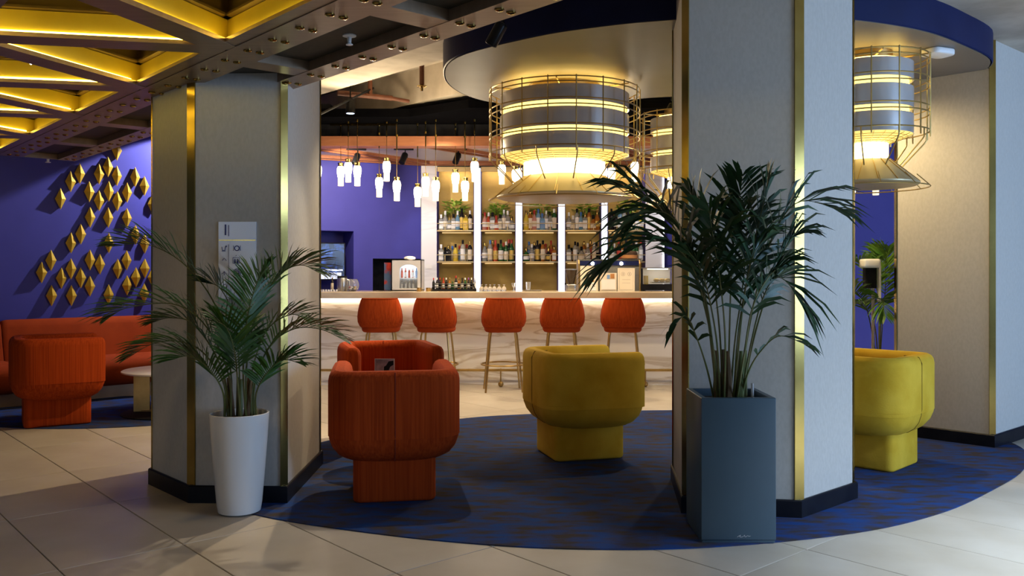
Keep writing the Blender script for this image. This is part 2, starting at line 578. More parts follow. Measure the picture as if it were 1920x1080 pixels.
def bw_box(mb, s0, s1, z0, z1, f, t):                 # box on the bar wall from depth f in front, t thick
    c = BW0 + bdir * (s0 + s1) / 2 + bn * (f - t / 2)
    mb.box((c.x, c.y, (z0 + z1) / 2), (s1 - s0, t, z1 - z0), math.atan2(bdir.y, bdir.x))


def bw_z(py, px):
    s = on_bar_wall(px)
    return ZD(py, (BW0 + bdir * s).y)


sA1 = on_bar_wall(663)
sB0, sB1 = on_bar_wall(699), on_bar_wall(788)
zA, zB = bw_z(433, 640), bw_z(485, 740)
mb = MB()
bw_box(mb, -0.3, bl, max(zA, zB), 3.6, 0, 0.5)
bw_box(mb, sA1, bl, zB, zA, 0, 0.5)
bw_box(mb, sA1, sB0, 0.0, zB, 0, 0.5)
bw_box(mb, sB1, bl, 0.0, zB, 0, 0.5)
bw_box(mb, -0.3, sA1, 0, 1.0, 0, 0.5)
bw_box(mb, -0.3, bl, 0, 3.6, -0.5, 0.06)
struct(mb.build('wall_bar_left', M['blue'], None, 0))
# alcove frame (door_1 = serving hatch to the kitchen) and dark niche lining
mb = MB()
bw_box(mb, sB0, sB1, 0.9, zB, -0.49, 0.01)
bw_box(mb, sB0, sB0 + 0.01, 0.9, zB, -0.01, 0.48)
bw_box(mb, sB0, sB1, zB - 0.01, zB, -0.01, 0.48)
bw_box(mb, sB0, sB1, 0.95, 1.02, -0.01, 0.48)
struct(mb.build('trim_1', M['black'], None, 0))

# ---- ceiling: raw concrete slab with a recess between two down-stand beams
CS, CR = Vector((0.73, 0.683, 0)).normalized(), Vector((-0.683, 0.73, 0)).normalized()


def strip(mb, s0, s1, t0, t1, z0, z1):
    q = [CS * s0 + CR * t0, CS * s1 + CR * t0, CS * s1 + CR * t1, CS * s0 + CR * t1]
    mb.prism([(p.x, p.y) for p in q], z0, z1)


mb = MB()
strip(mb, -6, 4.72, -9, 13, 3.25, 3.70)
strip(mb, 5.72, 14, -9, 13, 3.25, 3.70)
strip(mb, 4.72, 5.72, -9, 13, 3.62, 3.70)
struct(mb.build('ceiling', M['concrete'], None, 0))

# ---- round soffit under the ceiling, above the blue carpet
SB = [(-0.563, 7.25), (-0.42, 6.55), (0.149, 5.98), (0.60, 5.72), (1.04, 5.57), (1.60, 5.50), (2.148, 5.56), (2.72, 5.80), (3.20, 6.17),
      (3.72, 6.72), (3.80, 7.35), (3.30, 7.95), (2.3, 8.12), (1.47, 8.02), (1.0, 8.22), (0.35, 8.40), (-0.15, 8.32), (-0.45, 7.90)]
sb = [(p.x, p.y) for p in smooth_closed(SB, 6)]
cxm, cym = sum(p[0] for p in sb) / len(sb), sum(p[1] for p in sb) / len(sb)
so = thing('ceiling_soffit', 'large round lowered ceiling disc with navy rim above the armchairs', 'ceiling', (cxm, cym, 3.02))
so['kind'] = 'structure'
MB().prism([(cxm + (x - cxm) * 0.995, cym + (y - cym) * 0.995) for x, y in sb], 3.02, 3.06).build('soffit_panel', M['soffit'], so, 30, True)
mb = MB()
n = len(sb)
rings = []
for k, z in ((1.0, 3.022), (1.004, 3.03), (1.004, 3.25), (0.97, 3.25), (0.97, 3.07)):
    rings.append([(cxm + (x - cxm) * k, cym + (y - cym) * k, z) for x, y in sb])
mb.loft(rings, False, False)
mb.build('soffit_rim', M['navy'], so, 30, True)

# ---- carpets let into the tiles
CB = [(-1.80, 5.30), (-1.445, 4.97), (-0.95, 4.72), (-0.35, 4.50), (0.27, 4.377), (1.0, 4.40), (1.83, 4.64), (2.45, 5.0), (3.0, 5.48), (3.63, 6.15),
      (4.05, 6.9), (4.0, 7.6), (3.4, 8.3), (2.6, 8.65), (1.64, 8.75), (0.8, 8.66), (0.05, 8.48), (-0.45, 8.27), (-1.1, 7.75), (-1.65, 6.95), (-1.95, 6.1)]
c1 = [(p.x, p.y) for p in smooth_closed(CB, 6)]
tag(MB().prism(c1, 0.0005, 0.006).build('round_carpet', M['carpet'], None, 0),
    'large rounded blue mottled carpet under the rust and mustard armchairs before the bar', 'carpet')
c2 = [(-4.05 + 1.25 * math.cos(2 * PI * i / 60) * 1.15, 8.75 + 1.02 * math.sin(2 * PI * i / 60)) for i in range(60)]
tag(MB().prism(c2, 0.0005, 0.006).build('round_carpet', M['carpet'], None, 0),
    'smaller round blue carpet under the white coffee table by the rust sofa', 'carpet')


# ---- pillars: papered shaft, brass corner strips, black skirting
def pillar(poly, trims, label, z1, bases):
    """poly: counter-clockwise corner points; trims: indices of corners that carry a brass strip"""
    n = len(poly)
    pts = [Vector((x, y)) for x, y in poly]
    c = sum(pts, Vector((0, 0))) / n
    root = thing('pillar', label, 'pillar', (c.x, c.y, 0))
    ch = 0.029
    shaft = []
    tr = []
    for i, p in enumerate(pts):
        a = (pts[i - 1] - p).normalized()
        b = (pts[(i + 1) % n] - p).normalized()
        if i in trims:
            q0, q1 = p + a * ch, p + b * ch
            shaft += [q0, q1]
            tr.append((q0, q1, (p - (q0 + q1) / 2).normalized()))
        else:
            shaft.append(p)
    MB().prism([(p.x, p.y) for p in shaft], 0.0, z1).build('shaft', M['wallpaper'], root, 0, True)
    for q0, q1, o in tr:
        e = (q1 - q0).normalized() * 0.004
        MB().prism([((q0 - e) + o * 0.001).to_tuple(), ((q1 + e) + o * 0.001).to_tuple(), ((q1 + e) + o * 0.009).to_tuple(), ((q0 - e) + o * 0.009).to_tuple()],
                   0.10, z1).build('corner_strip', M['brass'], root, 0, True)
    # skirting as a mitred band
    off = []
    for i, p in enumerate(pts):
        a = (p - pts[i - 1]).normalized()
        b = (pts[(i + 1) % n] - p).normalized()
        na, nb = Vector((a.y, -a.x)), Vector((b.y, -b.x))
        m = (na + nb)
        off.append(p + m * (0.016 / (m.length_squared / 2)))
    mb = MB()
    mb.loft([[(p.x, p.y, z) for p in src] for src, z in ((off, 0.0), (off, 0.098), ([o + (q - o) * 0.35 for o, q in zip(off, pts)], 0.105), (pts, 0.105))],
            False, False)
    mb.build('skirting', M['base_dark'], root, 0, True)
    return root


pillar([(-2.386, 5.73), (-1.954, 5.27), (-1.372, 5.25), (-1.389, 6.29), (-2.386, 6.32)], (0, 1, 2, 3),
       'papered pillar with brass corner strips and the blue pictogram sign', 3.25, None)
pillar([(1.085, 5.84), (0.995, 5.025), (1.637, 4.93), (2.118, 5.356), (2.16, 5.92)], (0, 1, 2, 3),
       'broad papered pillar behind the dark square planter', 3.25, None)
pillar([(3.285, 7.46), (3.83, 6.90), (4.52, 7.50), (3.98, 8.10)], (0, 1, 2, 3),
       'papered pillar at the right edge lit warm on its left face', 3.25, None)

# ================================================================ METAL CEILING GRID (left)
Rv = Vector((-0.665, 0.747, 0)).normalized()
Nv = Vector((0.747, 0.665, 0)).normalized()
GZ = 2.55


def gp(s, t, z=0.0):
    return Nv * s + Rv * t + Vector((0, 0, z))


grid = thing('ceiling_grid', 'hanging bronze ceiling lattice of triangular coffers lit by gold strips', 'ceiling grid', gp(2.3, 4.5, GZ))


def gbuild(mb, name, m, parent=None, sm=0):
    return mb.build(name, m, parent or grid, sm, True)


def gbox(mb, s0, s1, t0, t1, z0, z1):
    mb.prism([gp(s, t).xy.to_tuple() for s, t in ((s0, t0), (s1, t0), (s1, t1), (s0, t1))], z0, z1)


T0, T1 = 1.4, 9.75
for s0, s1 in ((2.43, 2.60), (1.89, 2.11)):
    mb = MB()
    gbox(mb, s0, s1, T0, T1, GZ, GZ + 0.012)
    gbox(mb, s0, s0 + 0.012, T0, T1, GZ + 0.012, GZ + 0.12)
    gbox(mb, s1 - 0.012, s1, T0, T1, GZ + 0.012, GZ + 0.12)
    gbuild(mb, 'rail', M['bronze'])
rung_t = [4.56 + 1.31 * k for k in range(-2, 5)] 
for t in rung_t[0:7]:
    if t + 0.09 > T1:
        continue
    mb = MB()
    gbox(mb, 2.11, 2.43, t - 0.085, t + 0.085, GZ + 0.002, GZ + 0.10)
    gbuild(mb, 'rung', M['bronze'])
mb = MB()
gbox(mb, 2.11, 2.43, T1 - 0.03, T1, GZ + 0.002, GZ + 0.10)
gbuild(mb, 'rung', M['bronze'])
edges = [T0] + [v for t in rung_t for v in (t - 0.085, t + 0.085) if T0 < v < T1] + [T1 - 0.03]
for k in range(0, len(edges) - 1, 2):
    a, b = edges[k], edges[k + 1]
    if b - a < 0.05:
        continue
    mb = MB()
    gbox(mb, 2.11, 2.43, a, b, GZ + 0.055, GZ + 0.075)
    gbuild(mb, 'infill_panel', M['olive'])
# rivets in pairs
riv = None
for s in (2.515, 2.0):
    t = 1.75
    while t < 9.6:
        for e in (-0.034, 0.034):
            p = gp(s + e, t, GZ) - grid.location
            if riv is None:
                riv = MB().lathe([(0.0225, 0.0), (0.0225, -0.005), (0.016, -0.010), (0.0, -0.012)], 10, (0, 0, 0), False, False).build('rivet', M['brass'], grid)
                riv.location = p
            else:
                inst(riv, grid, 0, p)
        t += 0.28

# lattice beams: bottom flange, gold web with light strip, upper box
h = 1.31 * math.sqrt(3) / 2


def V(i, j):
    return gp(1.90 - h * i, 4.35 + 1.31 * (j + 0.5 * i))


def beam(a, b, ang_k=0):
    d = (b - a).normalized()
    nrm = Vector((-d.y, d.x, 0))
    a2, b2 = a + d * 0.02, b - d * 0.02
    o = MB()
    L = (b2 - a2)
    ang = math.atan2(d.y, d.x)
    mid = (a2 + b2) / 2
    o.box((mid.x, mid.y, GZ + 0.009 + 0.004), (L.length, 0.17, 0.018 + 0.003 * (ang_k % 3)), ang)
    bo = gbuild(o, 'lattice_beam', M['bronze'])
    base = grid.location
    wmb = MB().box((mid.x, mid.y, GZ + 0.085), (L.length + 0.02, 0.05, 0.125), ang)
    wo = wmb.build('web', M['gold_web'], None, 0)
    for v in wo.data.vertices:
        v.co -= base
    wo.parent = bo
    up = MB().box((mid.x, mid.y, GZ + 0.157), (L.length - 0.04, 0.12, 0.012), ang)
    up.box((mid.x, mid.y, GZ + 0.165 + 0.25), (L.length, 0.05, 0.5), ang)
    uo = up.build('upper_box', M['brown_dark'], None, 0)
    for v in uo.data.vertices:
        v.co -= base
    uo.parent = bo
    for sg in (1, -1):
        q = mid + nrm * sg * 0.030
        lm = MB().box((q.x, q.y, GZ + 0.0365), (L.length - 0.22, 0.008, 0.016), ang)
        lo = lm.build('light_strip', M['led_gold'], None, 0)
        for v in lo.data.vertices:
            v.co -= base
        lo.parent = bo


def inview(p):
    return p.y > 1.2 and p.x > -0.62 * p.y - 1.6 and p.x < 0.62 * p.y + 0.9


done = 0
for i in range(0, 5):
    for j in range(-4, 5):
        a = V(i, j)
        for ak, b in enumerate((V(i, j + 1), V(i + 1, j), V(i + 1, j - 1))):
            if i == 0 and False:
                continue
            if (a.dot(Rv) > 9.9) or (b.dot(Rv) > 9.9):
                continue
            # keep clear of the diamond wall
            if min((a - WA).dot(WN), (b - WA).dot(WN)) < 0.25:
                continue
            if inview(a) or inview(b):
                beam(a, b, ak)
                done += 1

# pin lights on the webs
pin = None
for px, py in ((187, 13), (367, 66), (82, 70), (58, 119), (213, 150), (108, 208), (32, 247)):
    p = FL(px, py, GZ + 0.07) - grid.location
    if pin is None:
        pin = MB().ball((0, 0, 0), 0.0075, 8, 6).build('pin_light', emis('pin_light', (1.0, 0.93, 0.75), 8.0), grid)
        pin.location = p
    else:
        inst(pin, grid, 0, p)

# ================================================================ LOUNGE
def armchair(label, x, y, rz, fab, seam, group):
    W, D, t, H = 0.80, 0.76, 0.135, 0.80
    root = thing('armchair', label, 'armchair', (x, y, 0.006), rz, group)
    # U shaped wall around the seat
    hw, hd = W / 2 - t / 2, D / 2 - t / 2
    rc = 0.115
    path = [(hw, hd + 0.02)]
    for k in range(5):
        a = math.radians(0 - 90 * k / 4)
        path.append((hw - rc + rc * math.cos(a), -hd + rc + rc * math.sin(a)))
    for k in range(5):
        a = math.radians(-90 - 90 * k / 4)
        path.append((-hw + rc + rc * math.cos(a), -hd + rc + rc * math.sin(a)))
    path.append((-hw, hd + 0.02))
    path = [Vector(p) for p in path]
    nrm = []
    for k in range(len(path)):
        a = path[max(k - 1, 0)]
        b = path[min(k + 1, len(path) - 1)]
        d = (b - a).normalized()
        nrm.append(Vector((-d.y, d.x)))                # points outward for this winding? (checked below)
    if (path[0] + nrm[0]).x < path[0].x:
        nrm = [-q for q in nrm]

    def ring(hh, z, endin):
        out = [p + q * hh for p, q in zip(path, nrm)]
        inn = [p - q * hh for p, q in zip(path, nrm)]
        # rounded arm fronts
        e1 = [path[-1] + Vector((-hh * 0.55, 0.045 - endin)), path[-1] + Vector((hh * 0.55, 0.045 - endin))]
        e0 = [path[0] + Vector((-hh * 0.55, 0.045 - endin)), path[0] + Vector((hh * 0.55, 0.045 - endin))]
        pts = out + e1 + inn[::-1] + e0
        return [(p.x, p.y, z) for p in pts]
    mb = MB()
    hh = t / 2
    rings = [ring(hh, 0.40, 0), ring(hh, 0.735, 0), ring(hh - 0.006, 0.765, 0.004), ring(hh - 0.02, 0.788, 0.014), ring(hh - 0.042, 0.80, 0.03)]
    mb.loft(rings, False, False)
    nr = len(rings[-1])
    npth = len(path)
    # top cap as strips between outer and inner side
    top = [Vector(p) for p in rings[-1]]
    o = len(mb.v)
    mb.v += top
    for k in range(npth - 1):
        mb.f.append((o + k, o + k + 1, o + nr - 1 - 2 - (k + 1), o + nr - 1 - 2 - k))
    mb.f.append((o + npth - 1, o + npth, o + npth + 1, o + npth + 2))
    mb.f.append((o + nr - 3, o + nr - 2, o + nr - 1, o))
    # round bottomed tub below
    rings = []
    for ins, z in ((0.175, 0.232), (0.145, 0.238), (0.095, 0.255), (0.053, 0.285), (0.022, 0.33), (0.006, 0.38), (0.0, 0.43)):
        rr = rrect(W - 2 * ins, D - 2 * ins, [0.08, 0.08, 0.18, 0.18])
        rings.append([(px, py, z) for px, py in rr])
    mb.loft(rings, True, True)
    mb.build('body', M[fab], root, 35)
    MB().soft((0, 0.055, 0.40), (W - 2 * t - 0.01, D - t - 0.05, 0.075), 0.05, 0.03).build('seat_cushion', M[fab], root)
    MB().soft((0, 0.0, 0.0), (0.50, 0.55, 0.262), 0.055, 0.012, 0.02).build('base', M[fab], root)
    yb = -D / 2
    MB().tube([(0, yb + t - 0.012, 0.797), (0, yb + 0.02, 0.792), (0, yb - 0.0005, 0.75), (0, yb - 0.0005, 0.43), (0, yb + 0.0055, 0.38), (0, yb + 0.0215, 0.33),
               (0, yb + 0.0525, 0.285), (0, yb + 0.0945, 0.2545), (0, yb + 0.12, 0.246)], 0.0032, 5).build('seam', M[seam], root)
    return root


G_R, G_Y = 'rust velvet armchairs', 'mustard velvet armchairs'
armchair('rust ribbed velvet armchair seen from behind, nearest on the blue carpet', -0.752, 5.52, math.radians(9), 'red', 'red_seam', G_R)
armchair('rust velvet armchair facing the camera, behind the nearest rust armchair', -1.03, 7.22, math.radians(180 + 17), 'red', 'red_seam', G_R)
armchair('rust velvet armchair at far left before the rust sofa', -4.23, 8.05, math.radians(-59), 'red', 'red_seam', G_R)
armchair('mustard velvet armchair in front of the bar stools, turned to the right', 0.516, 6.66, math.radians(-74), 'yellow', 'yellow_seam', G_Y)
armchair('mustard velvet armchair half hidden behind the broad pillar at right', 2.615, 6.37, math.radians(45), 'yellow', 'yellow_seam', G_Y)

# small table between the two rust chairs with its acrylic sign
tb = thing('side_table', 'small round white table between the two facing rust armchairs', 'table', (-0.93, 6.36, 0.006))
MB().lathe([(0.255, 0.53), (0.27, 0.534), (0.27, 0.55), (0.262, 0.556)], 32).build('tabletop', M['table_white'], tb)
MB().lathe([(0.02, 0.012), (0.02, 0.53)], 12).build('stem', M['brass_dark'], tb)
MB().lathe([(0.16, 0.0), (0.16, 0.010), (0.03, 0.014)], 24).build('foot', M['brass_dark'], tb)
ts = thing('table_sign', 'small clear photo card holder standing on the white table behind the near chair', 'sign', (-0.925, 6.30, 0.562), math.radians(-6))
MB().box((0, 0, 0.106), (0.148, 0.004, 0.205)).build('holder', M['acrylic'], ts, 0)
MB().box((0, 0.012, 0.002), (0.148, 0.05, 0.004)).build('holder_foot', M['acrylic'], ts, 0)
mprint = mat('photo_print', (0.10, 0.075, 0.09), 0.4, col2=(0.30, 0.22, 0.25), scale=14, detail=3)
MB().box((0, -0.0030, 0.106), (0.138, 0.001, 0.195)).build('photo_print', mprint, ts, 0)
mb = MB()
pl = [(-0.006, 0.095), (0.030, 0.095), (0.033, 0.13), (0.042, 0.15), (0.066, 0.165), (0.066, 0.195), (0.03, 0.19), (0.012, 0.16), (-0.004, 0.15)]
mb.add([(x, -0.0039, z) for x, z in pl], [tuple(range(len(pl)))])
mb.build('dark_figure', M['black'], ts, 0)
MB().box((-0.002, -0.0038, 0.075), (0.095, 0.001, 0.07)).build('caption_strip', M['white'], ts, 0)

# sofa along the diamond wall: two seats with high backs
sw = WA + WN * 0.02
srz = math.atan2(WD.y, WD.x)
sf = thing('sofa', 'long rust velvet sofa with tall padded back under the gold diamonds', 'sofa', tuple(sw), srz)
js = -1.62                                             # where the two back cushions meet, along the wall
for a, b in ((js - 1.75, js), (js, js + 2.3)):
    cx, wd = (a + b) / 2, b - a
    mb = MB()
    rings = []
    prof = [(-0.02, 0.30), (-0.02, 0.84), (-0.05, 0.872), (-0.11, 0.88), (-0.17, 0.862), (-0.21, 0.80), (-0.27, 0.60), (-0.33, 0.44), (-0.36, 0.36), (-0.3, 0.30)]
    for x, k in ((a + 0.004, 0.90), (a + 0.02, 0.97), (a + 0.06, 1.0), (cx, 1.0), (b - 0.06, 1.0), (b - 0.02, 0.97), (b - 0.004, 0.90)):
        rings.append([(x, (y + 0.17) * k - 0.17, (z - 0.55) * k + 0.55) for y, z in prof])
    mb.loft(rings)
    mb.build('back_cushion', M['red_plain'], sf, 50)
    mb = MB()
    rings = []
    prof = [(-0.30, 0.14), (-0.30, 0.44), (-0.40, 0.462), (-0.70, 0.455), (-0.79, 0.425), (-0.83, 0.36), (-0.82, 0.27), (-0.77, 0.18), (-0.70, 0.14)]
    for x, k in ((a + 0.002, 0.94), (a + 0.02, 0.985), (a + 0.05, 1.0), (b - 0.05, 1.0), (b - 0.02, 0.985), (b - 0.002, 0.94)):
        rings.append([(x, (y + 0.5) * k - 0.5, (z - 0.3) * k + 0.3) for y, z in prof])
    mb.loft(rings)
    mb.build('seat_cushion', M['red_plain'], sf, 50)
mb = MB().box((js + 0.27, -0.36, 0.07), (4.0, 0.62, 0.14))
mb.build('plinth', M['bronze'], sf, 0)

# coffee table by the sofa
ct = thing('coffee_table', 'round white topped coffee table on bronze plate legs before the sofa', 'table', (-3.37, 8.62, 0.006))
MB().lathe([(0.45, 0.405), (0.475, 0.412), (0.475, 0.424), (0.465, 0.430)], 40).build('tabletop', M['table_white'], ct)
for q in (-1, 1):
    MB().box((q * 0.30, -0.02, 0.21), (0.15, 0.03, 0.392), math.radians(12)).build('leg', M['brass_dark'], ct, 0)
MB().box((0, -0.02, 0.021), (0.60, 0.05, 0.014)).build('foot_bar', M['brass_dark'], ct, 0)
MB().lathe([(0.48, 0.0), (0.48, 0.010), (0.47, 0.014)], 40).build('dark_disc', M['black'], ct)  # flat dark disc on the floor under the tabletop


# ---------------------------------------------------------------- gold diamonds on the blue wall
def wall_px(px, py):                                  # where the line of sight through a pixel meets the wall plane
    d = Vector(((px - CX) / F, 1.0, -(py - HY) / F))
    o = Vector((0, 0, EH))
    t = (WA - o).dot(WN) / d.dot(WN)
    return o + d * t


raw = [(x / 6 + 60, y / 6 + 260) for x, y in
       [(312, 680), (425, 485), (528, 395), (745, 400), (845, 320), (945, 420), (1150, 435), (1255, 535), (635, 600), (855, 595), (745, 700), (950, 705),
        (1060, 610), (1345, 740), (645, 885), (848, 890), (1058, 895), (945, 135)]]
raw += [(x / 6 + 60, y / 6 + 420) for x, y in
        [(540, 115), (430, 215), (855, 215), (1155, 125), (1258, 225), (205, 410), (100, 545), (430, 505), (322, 610), (540, 605), (643, 405), (755, 455),
         (643, 700), (955, 505), (1055, 410), (1160, 600), (1260, 500), (1060, 690), (212, 805), (435, 805), (853, 795), (1253, 780), (1345, 600)]]
hw, hh, dp, so_ = 0.058, 0.124, 0.045, 0.030
dm = MB()
q = [(-hw, 0, 0), (0, 0, -hh), (hw, 0, 0), (0, 0, hh)]
dm.add([(x, -so_, z) for x, y, z in q] + [(0, -so_ - dp, 0)] + [(x * 0.8, 0.0, z * 0.8) for x, y, z in q],
       [(0, 1, 4), (1, 2, 4), (2, 3, 4), (3, 0, 4), (5, 6, 1, 0), (6, 7, 2, 1), (7, 8, 3, 2), (8, 5, 0, 3)])
ordn = ['first', 'second', 'third', 'fourth', 'fifth', 'sixth', 'seventh', 'eighth', 'ninth', 'tenth', 'eleventh', 'twelfth', 'thirteenth', 'fourteenth',
        'fifteenth', 'sixteenth', 'seventeenth', 'eighteenth']
raw.sort(key=lambda p: p[1])
rows = [[raw[0]]]
for p in raw[1:]:
    if p[1] - rows[-1][0][1] < 17:
        rows[-1].append(p)
    else:
        rows.append([p])
proto = None
for ri, row in enumerate(rows):
    row.sort()
    for k, (px, py) in enumerate(row):
        p = wall_px(px, py)
        if proto is None:
            o = dm.build('wall_diamond', M['gold_paint'], None, 0)
            proto = o
        else:
            o = proto.copy()
            COL.objects.link(o)
        o.location = p
        o.rotation_euler = (0, 0, srz)
        tag(o, 'gold faceted wall diamond, %s from left in the %s row from the top' % (ordn[k], ordn[ri]), 'wall ornament', 'gold diamonds on the blue wall')
o = proto.copy()
COL.objects.link(o)
o.location = (XD(1656, 9.65), 9.78 , ZD(517, 9.7))
o.rotation_euler = (0, 0, math.atan2(-0.6, 5.55))
tag(o, 'gold faceted wall diamond behind the far right palm', 'wall ornament', 'gold diamonds on the blue wall')
o.location.y = 10.0 + (o.location.x - 2.95) * (-0.6 / 5.55)


# ---------------------------------------------------------------- palms
def frond_mesh(root, name, pts, nl, Lmax, wid, droop, start, leafm, stemm, rise=0.35, fwd=0.62, jit=0.08):
    N = 26
    c = catmull(pts, N)
    mb = MB()
    mb.tube(c, [0.0065 * (1 - 0.8 * k / N) for k in range(N + 1)], 5)
    stem = mb.build(name, stemm, root, 40, True)
    mb = MB()
    up0 = Vector((0, 0, 1))
    for k in range(nl):
        u = k / (nl - 1)
        t = start + (1 - start) * u
        x = t * N
        i = min(int(x), N - 1)
        p = c[i].lerp(c[i + 1], x - i)
        tan = (c[min(i + 1, N)] - c[max(i - 1, 0)]).normalized()
        side = tan.cross(up0)
        if side.length < 0.15:
            side = Vector((1, 0, 0))
        side.normalize()
        upv = side.cross(tan).normalized()
        L = Lmax * (0.45 + 0.55 * math.sin(PI * min(1, 0.18 + 0.75 * u))) * (1.0 - 0.45 * max(0, u - 0.75) / 0.25)
        for sg in (1, -1):
            if random.random() < 0.04:
                continue
            d = (tan * (fwd + 0.35 * u) + side * sg * (0.75 - 0.25 * u) + upv * (rise + random.uniform(-0.12, 0.12))).normalized()
            d = (d + Vector((random.uniform(-jit, jit), random.uniform(-jit, jit), random.uniform(-jit, jit)))).normalized()
            l = L * random.uniform(0.85, 1.1)
            wv = d.cross(upv + side * sg * 0.5).normalized() * wid
            dz = Vector((0, 0, -1))
            q0 = p
            q1 = p + d * l * 0.35 + dz * droop * l * 0.05
            q2 = p + d * l * 0.70 + dz * droop * l * 0.25
            q3 = p + d * l + dz * droop * l * 0.60
            mb.add([q0 - wv * 0.3, q0 + wv * 0.3, q1 - wv, q1 + wv, q2 - wv * 0.8, q2 + wv * 0.8, q3],
                   [(0, 1, 3, 2), (2, 3, 5, 4), (4, 5, 6)])
    lf = mb.build('leaflets', leafm, None, 60)
    off = parent_world(root)
    for v in lf.data.vertices:
        v.co -= off
    lf.parent = stem
    lf['kind'] = 'stuff'
    return stem


# white pot palm
px0, py0 = XD(449, 5.06), 5.06
p1 = thing('potted_palm', 'areca palm in a tall white round pot before the sign pillar', 'potted plant', (px0, py0, 0.0065))
MB().lathe([(0.112, 0.0), (0.120, 0.004), (0.128, 0.05), (0.145, 0.25), (0.160, 0.45), (0.167, 0.565), (0.168, 0.572), (0.163, 0.575), (0.157, 0.570),
            (0.152, 0.52)], 48, (0, 0, 0), True, False).build('pot', M['white_pot'], p1)
MB().lathe([(0.153, 0.50), (0.153, 0.535), (0.05, 0.545)], 28).build('soil', M['soil'], p1)


def px_pts(lst):
    return [P(a, b, c) for a, b, c in lst]


D1 = 5.06
F1 = [
    # control points: column, row, depth
    ([(440, 786, D1), (432, 690, 5.02), (405, 575, 4.98), (345, 495, 4.93), (275, 458, 4.90), (212, 462, 4.87)], 34, .27, .0),
    ([(438, 786, 5.02), (428, 700, 4.95), (385, 610, 4.88), (325, 570, 4.84), (240, 577, 4.80), (205, 595, 4.80)], 32, .24, .0),
    ([(458, 786, D1), (462, 690, 5.0), (480, 590, 4.96), (520, 520, 4.92), (562, 497, 4.90), (600, 512, 4.88)], 34, .26, .0),
    ([(466, 786, D1), (478, 720, 5.0), (505, 650, 4.95), (550, 617, 4.92), (600, 617, 4.88), (646, 638, 4.85)], 28, .20, .0),
    ([(432, 786, D1), (420, 720, 4.96), (380, 660, 4.90), (335, 640, 4.86), (285, 645, 4.84), (238, 672, 4.82)], 26, .20, .0),
    ([(430, 786, 5.02), (418, 735, 4.90), (390, 690, 4.80), (355, 668, 4.74), (320, 675, 4.70)], 28, .22, .0),
    ([(468, 786, 5.02), (480, 740, 4.92), (500, 700, 4.84), (530, 675, 4.80), (565, 682, 4.76)], 26, .20, .0),
    ([(450, 786, 5.10), (448, 680, 5.10), (436, 590, 5.08), (412, 540, 5.06), (385, 530, 5.04)], 26, .22, .0),
    ([(455, 786, 5.00), (456, 700, 4.92), (462, 610, 4.85), (478, 540, 4.80), (500, 500, 4.78)], 30, .24, .0),
    ([(460, 786, 5.08), (472, 700, 5.10), (500, 620, 5.10), (545, 590, 5.08), (575, 600, 5.06)], 24, .19, .0),
    ([(436, 786, 5.06), (415, 690, 5.06), (365, 610, 5.05), (320, 596, 5.02), (285, 605, 5.0)], 24, .18, .0),
    ([(448, 786, 4.98), (446, 720, 4.86), (440, 660, 4.76), (425, 615, 4.70), (400, 600, 4.66)], 26, .22, .0),
]
for pts, nl, L, _ in F1:
    q = px_pts(pts)
    q[0].x = px0 + (q[0].x - px0) * 1.6
    q[0].z = 0.53
    frond_mesh(p1, 'frond', q, int(nl * 1.25), L * 1.15, 0.0078, 0.35, 0.34, M['leaf'], M['stem'])
for k in range(8):
    a = 2 * PI * k / 8 + 0.3
    x, y = px0 + 0.055 * math.cos(a), py0 + 0.04 * math.sin(a)
    MB().tube([(x, y, 0.52), (x + 0.012 * math.cos(a), y, 0.64), (x + 0.03 * math.cos(a), y + 0.01 * math.sin(a), 0.78)], [0.016, 0.012, 0.007], 7).build(
        'cane', M['husk'] if k % 2 else M['stem'], p1, 40, True)

# kentia palm in the square slate planter
p2 = thing('potted_palm', 'dark kentia palm in a tall square slate planter before the broad pillar', 'potted plant', (1.167, 4.655, 0.0065))
mb = MB()
S2 = 0.193
for z0, z1, pr in ((0.0, 0.745, S2),):
    rings = [[(x, y, z) for x, y in rrect(2 * r, 2 * r, [0.006] * 4, 2)] for r, z in
             ((S2 - 0.004, 0.0), (S2 - 0.004, 0.012), (S2, 0.016), (S2, 0.742), (S2 - 0.003, 0.745), (S2 - 0.028, 0.745), (S2 - 0.03, 0.742), (S2 - 0.03, 0.69))]
    mb.loft(rings, True, False)
mb.build('planter', M['slate'], p2, 35)
MB().box((0, 0, 0.69), (0.325, 0.325, 0.03)).build('soil', M['soil'], p2, 0)
MB().tube([(0.115, -0.03, 0.70), (0.115, -0.03, 0.80)], 0.008, 8).build('water_gauge', M['acrylic'], p2)
lg = [(-0.008, -0.1935, 0.030), (-0.002, -0.1935, 0.034), (0.010, -0.1935, 0.040), (0.004, -0.1935, 0.032), (0.014, -0.1935, 0.030), (0.024, -0.1935, 0.034),
      (0.030, -0.1935, 0.040), (0.031, -0.1935, 0.032), (0.038, -0.1935, 0.032), (0.044, -0.1935, 0.037), (0.052, -0.1935, 0.034), (0.060, -0.1935, 0.035)]
MB().tube(catmull(lg, 40), 0.0011, 4).build('script_logo', M['grey_plastic'], p2)
D2 = 4.65
